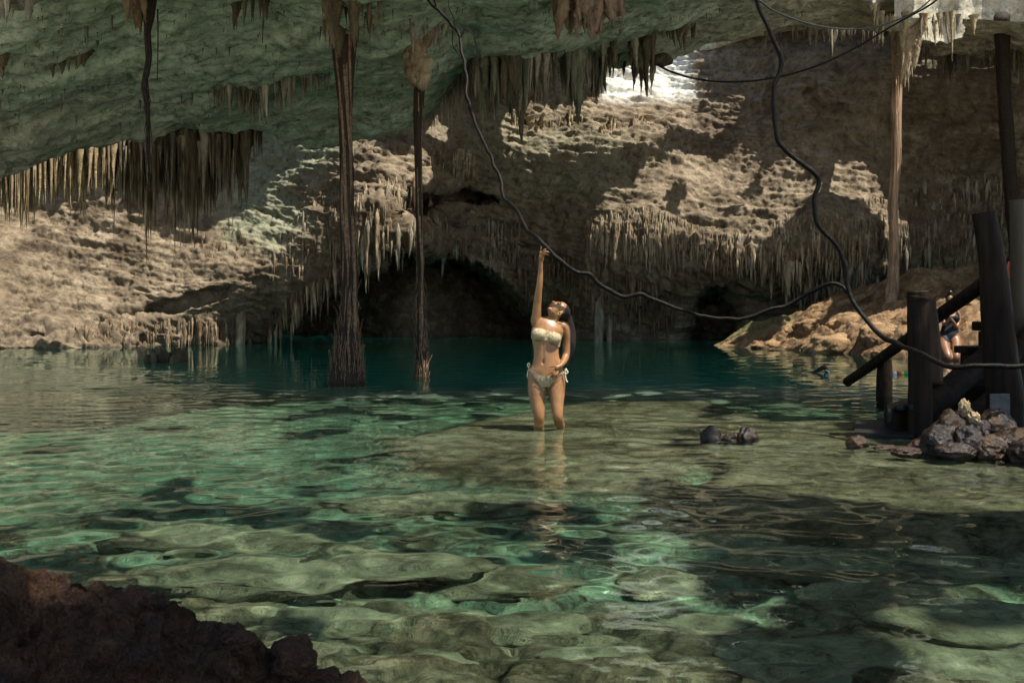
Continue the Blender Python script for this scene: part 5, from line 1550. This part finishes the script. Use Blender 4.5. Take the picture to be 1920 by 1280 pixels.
def bow(x, y, dy, flip):
    lst = []
    s = -1 if flip else 1
    lst.append(tube_vq(catmull([W(x, y, dy), W(x + 3 * s, y - 3.5, dy), W(x + 5.5 * s, y - 0.5, dy), W(x + 3 * s, y + 2.5, dy), W(x, y, dy)], 6), 0.006, 6))
    lst.append(tube_vq(catmull([W(x, y, dy), W(x + 0.5 * s, y - 4.5, dy), W(x + 2.5 * s, y - 6.5, dy), W(x + 2 * s, y - 2, dy), W(x, y, dy)], 6), 0.006, 6))
    lst.append(tube_vq(catmull([W(x, y, dy), W(x + 1 * s, y + 7, dy), W(x + 2 * s, y + 14, dy), W(x + 5 * s, y + 18.5, dy)], 6), 0.0065, 6))
    lst.append(tube_vq(catmull([W(x, y, dy), W(x + 0.3 * s, y + 5, dy), W(x + 0.8 * s, y + 11, dy)], 6), 0.0055, 6))
    return joinvq(lst)
part('side_tie', mesh_np('side_tie', *bow(1058.5, 697, -0.07, False)), M_STRING, who)
V, Q = joinvq([tube_vq(catmull([W(992, 689, -0.03), W(989, 684, -0.02), W(992, 680, -0.02), W(993.5, 686, -0.02)], 6), 0.006, 6), tube_vq(catmull([W(992, 690, -0.02), W(989.5, 697, -0.02), W(988, 706, -0.02)], 5), 0.005, 6)])
part('side_tie', mesh_np('side_tie', V, Q), M_STRING, who)
# face details
V, T = joinvq([ell(HL(0, 0.0925, -0.052), (0.021, 0.006, 0.006), HM, 2), ell(HL(0, 0.092, -0.062), (0.018, 0.007, 0.007), HM, 2)])
lp = mesh_np('lips', V, T)
part('lips', lp, M_LIP, who)
for sgn in (-1, 1):
    V, Q = limb([HL(sgn * 0.018, 0.084, 0.012), HL(sgn * 0.031, 0.0865, 0.006), HL(sgn * 0.045, 0.078, 0.012)], [0.0012, 0.0018, 0.0012], 6, 4)
    part('eyelash', mesh_np('eyelash', V, Q), M_HAIR, who)
    V, Q = limb([HL(sgn * 0.014, 0.0925, 0.032), HL(sgn * 0.03, 0.0915, 0.037), HL(sgn * 0.05, 0.078, 0.032)], [0.0015, 0.0022, 0.0012], 6, 4)
    part('eyebrow', mesh_np('eyebrow', V, Q), M_HAIR, who)
    ea = HL(sgn * 0.078, 0.0, -0.04)
    V, Q = tube_vq(np.array([ea + 0.014 * np.array([math.cos(t), 0.2, math.sin(t)]) for t in np.linspace(0, 6.28, 16)]), 0.0026, 6)
    part('earring', mesh_np('earring', V, Q), M_GOLD, who)
# hair
hs = [ell(HL(0, -0.026, 0.052), (0.079, 0.092, 0.08), HM), limb([HL(0, -0.04, 0.07), W(1060, 590, 0.13), W(1066, 604, 0.14), W(1071, 622, 0.14), W(1072.5, 645, 0.12), W(1069, 668, 0.10), W(1063, 682, 0.08), W(1059, 690, 0.06)],
     [(0.05, 0.05), (0.058, 0.055), (0.055, 0.05), (0.052, 0.045), (0.046, 0.04), (0.036, 0.032), (0.022, 0.02), (0.006, 0.006)], 16, 5)]
hm = fuse('hair', hs, 0.009, 4)
hair = part('hair', hm, M_HAIR, who)
r_ = np.random.RandomState(4)
lst = []
path = [HL(0, -0.02, 0.085), W(1061, 588, 0.12), W(1067, 603, 0.13), W(1071.5, 622, 0.125), W(1073, 645, 0.11), W(1069.5, 668, 0.09), W(1063, 684, 0.07)]
rr = [0.05, 0.06, 0.057, 0.055, 0.052, 0.045, 0.035]
for k in range(150):
    a, q = r_.uniform(0, 6.28), r_.uniform(0.75, 1.15) + 0.35 * r_.rand() ** 4
    pts = [np.array(p) + np.array([math.cos(a + 0.15 * i) * r * q, math.sin(a + 0.15 * i) * r * q, 0]) + r_.normal(size=3) * 0.006 for i, (p, r) in enumerate(zip(path, rr))]
    lst.append(tube_vq(catmull(pts, 5), np.linspace(0.005, 0.0022, 31), 4))
for k in range(46):                      # strands combed over the crown
    a = r_.uniform(-1.4, 1.4)
    p0 = HL(0.074 * math.sin(a), 0.045 + 0.01 * r_.normal(), 0.05 + 0.075 * math.cos(a))
    p1 = HL(0.08 * math.sin(a), -0.03, 0.06 + 0.078 * math.cos(a))
    p2 = HL(0.06 * math.sin(a), -0.1, 0.05 + 0.05 * math.cos(a))
    lst.append(tube_vq(catmull([p0, p1, p2], 6), 0.005, 4))
V, Q = joinvq(lst)
o = link('strands', mesh_np('strands', V, Q), M_HAIR, hair, 'stuff')
o.matrix_parent_inverse = Matrix.Translation(who.location).inverted()

# --- the woman in black by the rock bank
D2 = 20.6
def X(px, py, dy=0.0):
    return np.array(unp(px, py, D2)) + np.array([0, dy, 0])
wo2 = thing('person', 'woman in a black one-piece swimsuit leaning on the ochre bank behind the handrail', 'person', tuple(X(1772, 676)))
def tor2(inf=0.0):
    sec = [(1780, 640, 0.19, 0.13, 0.02), (1781, 630, 0.21, 0.14, 0.03), (1783, 618, 0.17, 0.12, 0.06), (1785, 605, 0.15, 0.11, 0.09), (1787, 594, 0.17, 0.115, 0.12), (1789, 585, 0.175, 0.10, 0.15), (1789, 579, 0.10, 0.07, 0.17)]
    return [limb([X(x, y, dy) for x, y, a, b, dy in sec], [(a + inf, b + inf) for x, y, a, b, dy in sec], 24, 5), ell(X(1781, 597, 0.02), (0.08 + inf, 0.07 + inf, 0.075 + inf)), ell(X(1792, 597, 0.02), (0.08 + inf, 0.07 + inf, 0.075 + inf))]
b2 = tor2()
for xs in ([(1770, 632), (1765, 645), (1760, 664), (1762, 672), (1764, 686), (1765, 700)], [(1791, 632), (1788, 645), (1776, 664), (1773, 672), (1771, 686), (1771, 702)]):
    dys = [0.03, -0.12, -0.42, -0.43, -0.30, -0.22]
    b2.append(limb([X(x, y, dy) for (x, y), dy in zip(xs, dys)], [0.105, 0.11, 0.082, 0.068, 0.062, 0.045], 16, 5))
    e = X(xs[-1][0], xs[-1][1], dys[-1])
    b2.append(limb([e + np.array([0, 0.04, 0]), e + np.array([0, -0.08, -0.02]), e + np.array([0.0, -0.17, -0.04])], [(0.038, 0.04), (0.045, 0.034), (0.04, 0.016)], 12, 4, ref=(0, 0, 1)))
b2.append(limb([X(1795, 583, 0.15), X(1801, 587, 0.14), X(1802, 598, 0.10), X(1795, 609, 0.0), X(1790, 612, -0.06), X(1783, 604, -0.12), X(1777, 597, -0.14)], [0.055, 0.055, 0.05, 0.043, 0.04, 0.036, 0.026], 14, 5))
b2.append(limb([X(1782, 583, 0.15), X(1776, 587, 0.12), X(1772, 598, 0.06), X(1770, 608, -0.02), X(1772, 603, -0.1), X(1774, 597, -0.15)], [0.055, 0.052, 0.046, 0.042, 0.036, 0.026], 14, 5))
fs = [[X(1776 - 0.8 * k, 596, -0.15), X(1774.5 - 0.8 * k, 592.5, -0.17), X(1774.5 - 0.5 * k, 589.5, -0.15 + 0.01 * k)] for k in range(4)]
b2 += hand_parts(X(1777, 597, -0.14), X(1774.5, 595, -0.155), (1, 0, 0.1), None, fs, [X(1777, 596, -0.15), X(1778.5, 592.5, -0.16), X(1777.5, 590, -0.16)], 0.036, 0.018)
fs = [[X(1773 + 0.9 * k, 597, -0.16), X(1772.5 + 0.9 * k, 593.5, -0.19), X(1774 + 0.9 * k, 591, -0.185)] for k in range(4)]
b2 += hand_parts(X(1774, 597, -0.15), X(1774, 595.5, -0.17), (1, 0, 0), None, fs, [X(1772, 596, -0.16), X(1770.5, 593, -0.18), X(1771.5, 591, -0.18)], 0.034, 0.018)
H2 = X(1785, 563, 0.13)
hp2, HL2, HM2 = head_parts(H2, (-0.12, -0.95, -0.22), (0.05, -0.2, 1.0))
b2 += hp2
b2.append(limb([X(1789, 582, 0.17), X(1787.5, 575, 0.16), HL2(0, -0.02, -0.04)], [0.06, 0.05, 0.05], 14, 4))
part('body', fuse('body', b2, 0.011, 4), M_SKIN2, wo2)
S2 = [(1770, 590), (1775, 584), (1778, 590), (1784, 592), (1790, 592), (1795, 584), (1799, 590), (1801, 606), (1801, 622), (1795, 624), (1786, 633), (1780, 642), (1775, 641), (1770, 634), (1762, 624), (1766, 610)]
part('swimsuit', fuse('swimsuit', tor2(0.012) + [limb([X(1770, 632, 0.03), X(1765, 645, -0.12)], [0.115, 0.12], 14, 5), limb([X(1791, 632, 0.03), X(1788, 645, -0.12)], [0.115, 0.12], 14, 5)], 0.010, 3, lambda p, n: inpoly(*px_of(p), S2)), M_SUIT, wo2)
for x0, x1 in ((1776, 1779), (1797, 1795)):
    part('shoulder_strap', mesh_np('shoulder_strap', *tube_vq(catmull([X(x1, 593, 0.01), X(x0, 583, 0.06), X(x0 + 1, 580.5, 0.14), X(x1 + 1, 586, 0.24)], 6), 0.012, 6)), M_SUIT, wo2)
hm = fuse('hair', [ell(HL2(0, -0.026, 0.055), (0.08, 0.09, 0.08), HM2), ell(HL2(0.0, -0.015, 0.165), (0.052, 0.05, 0.048), HM2), ell(HL2(0, -0.01, 0.128), (0.035, 0.035, 0.03), HM2)], 0.011, 3)
part('hair', hm, M_HAIRK, wo2)
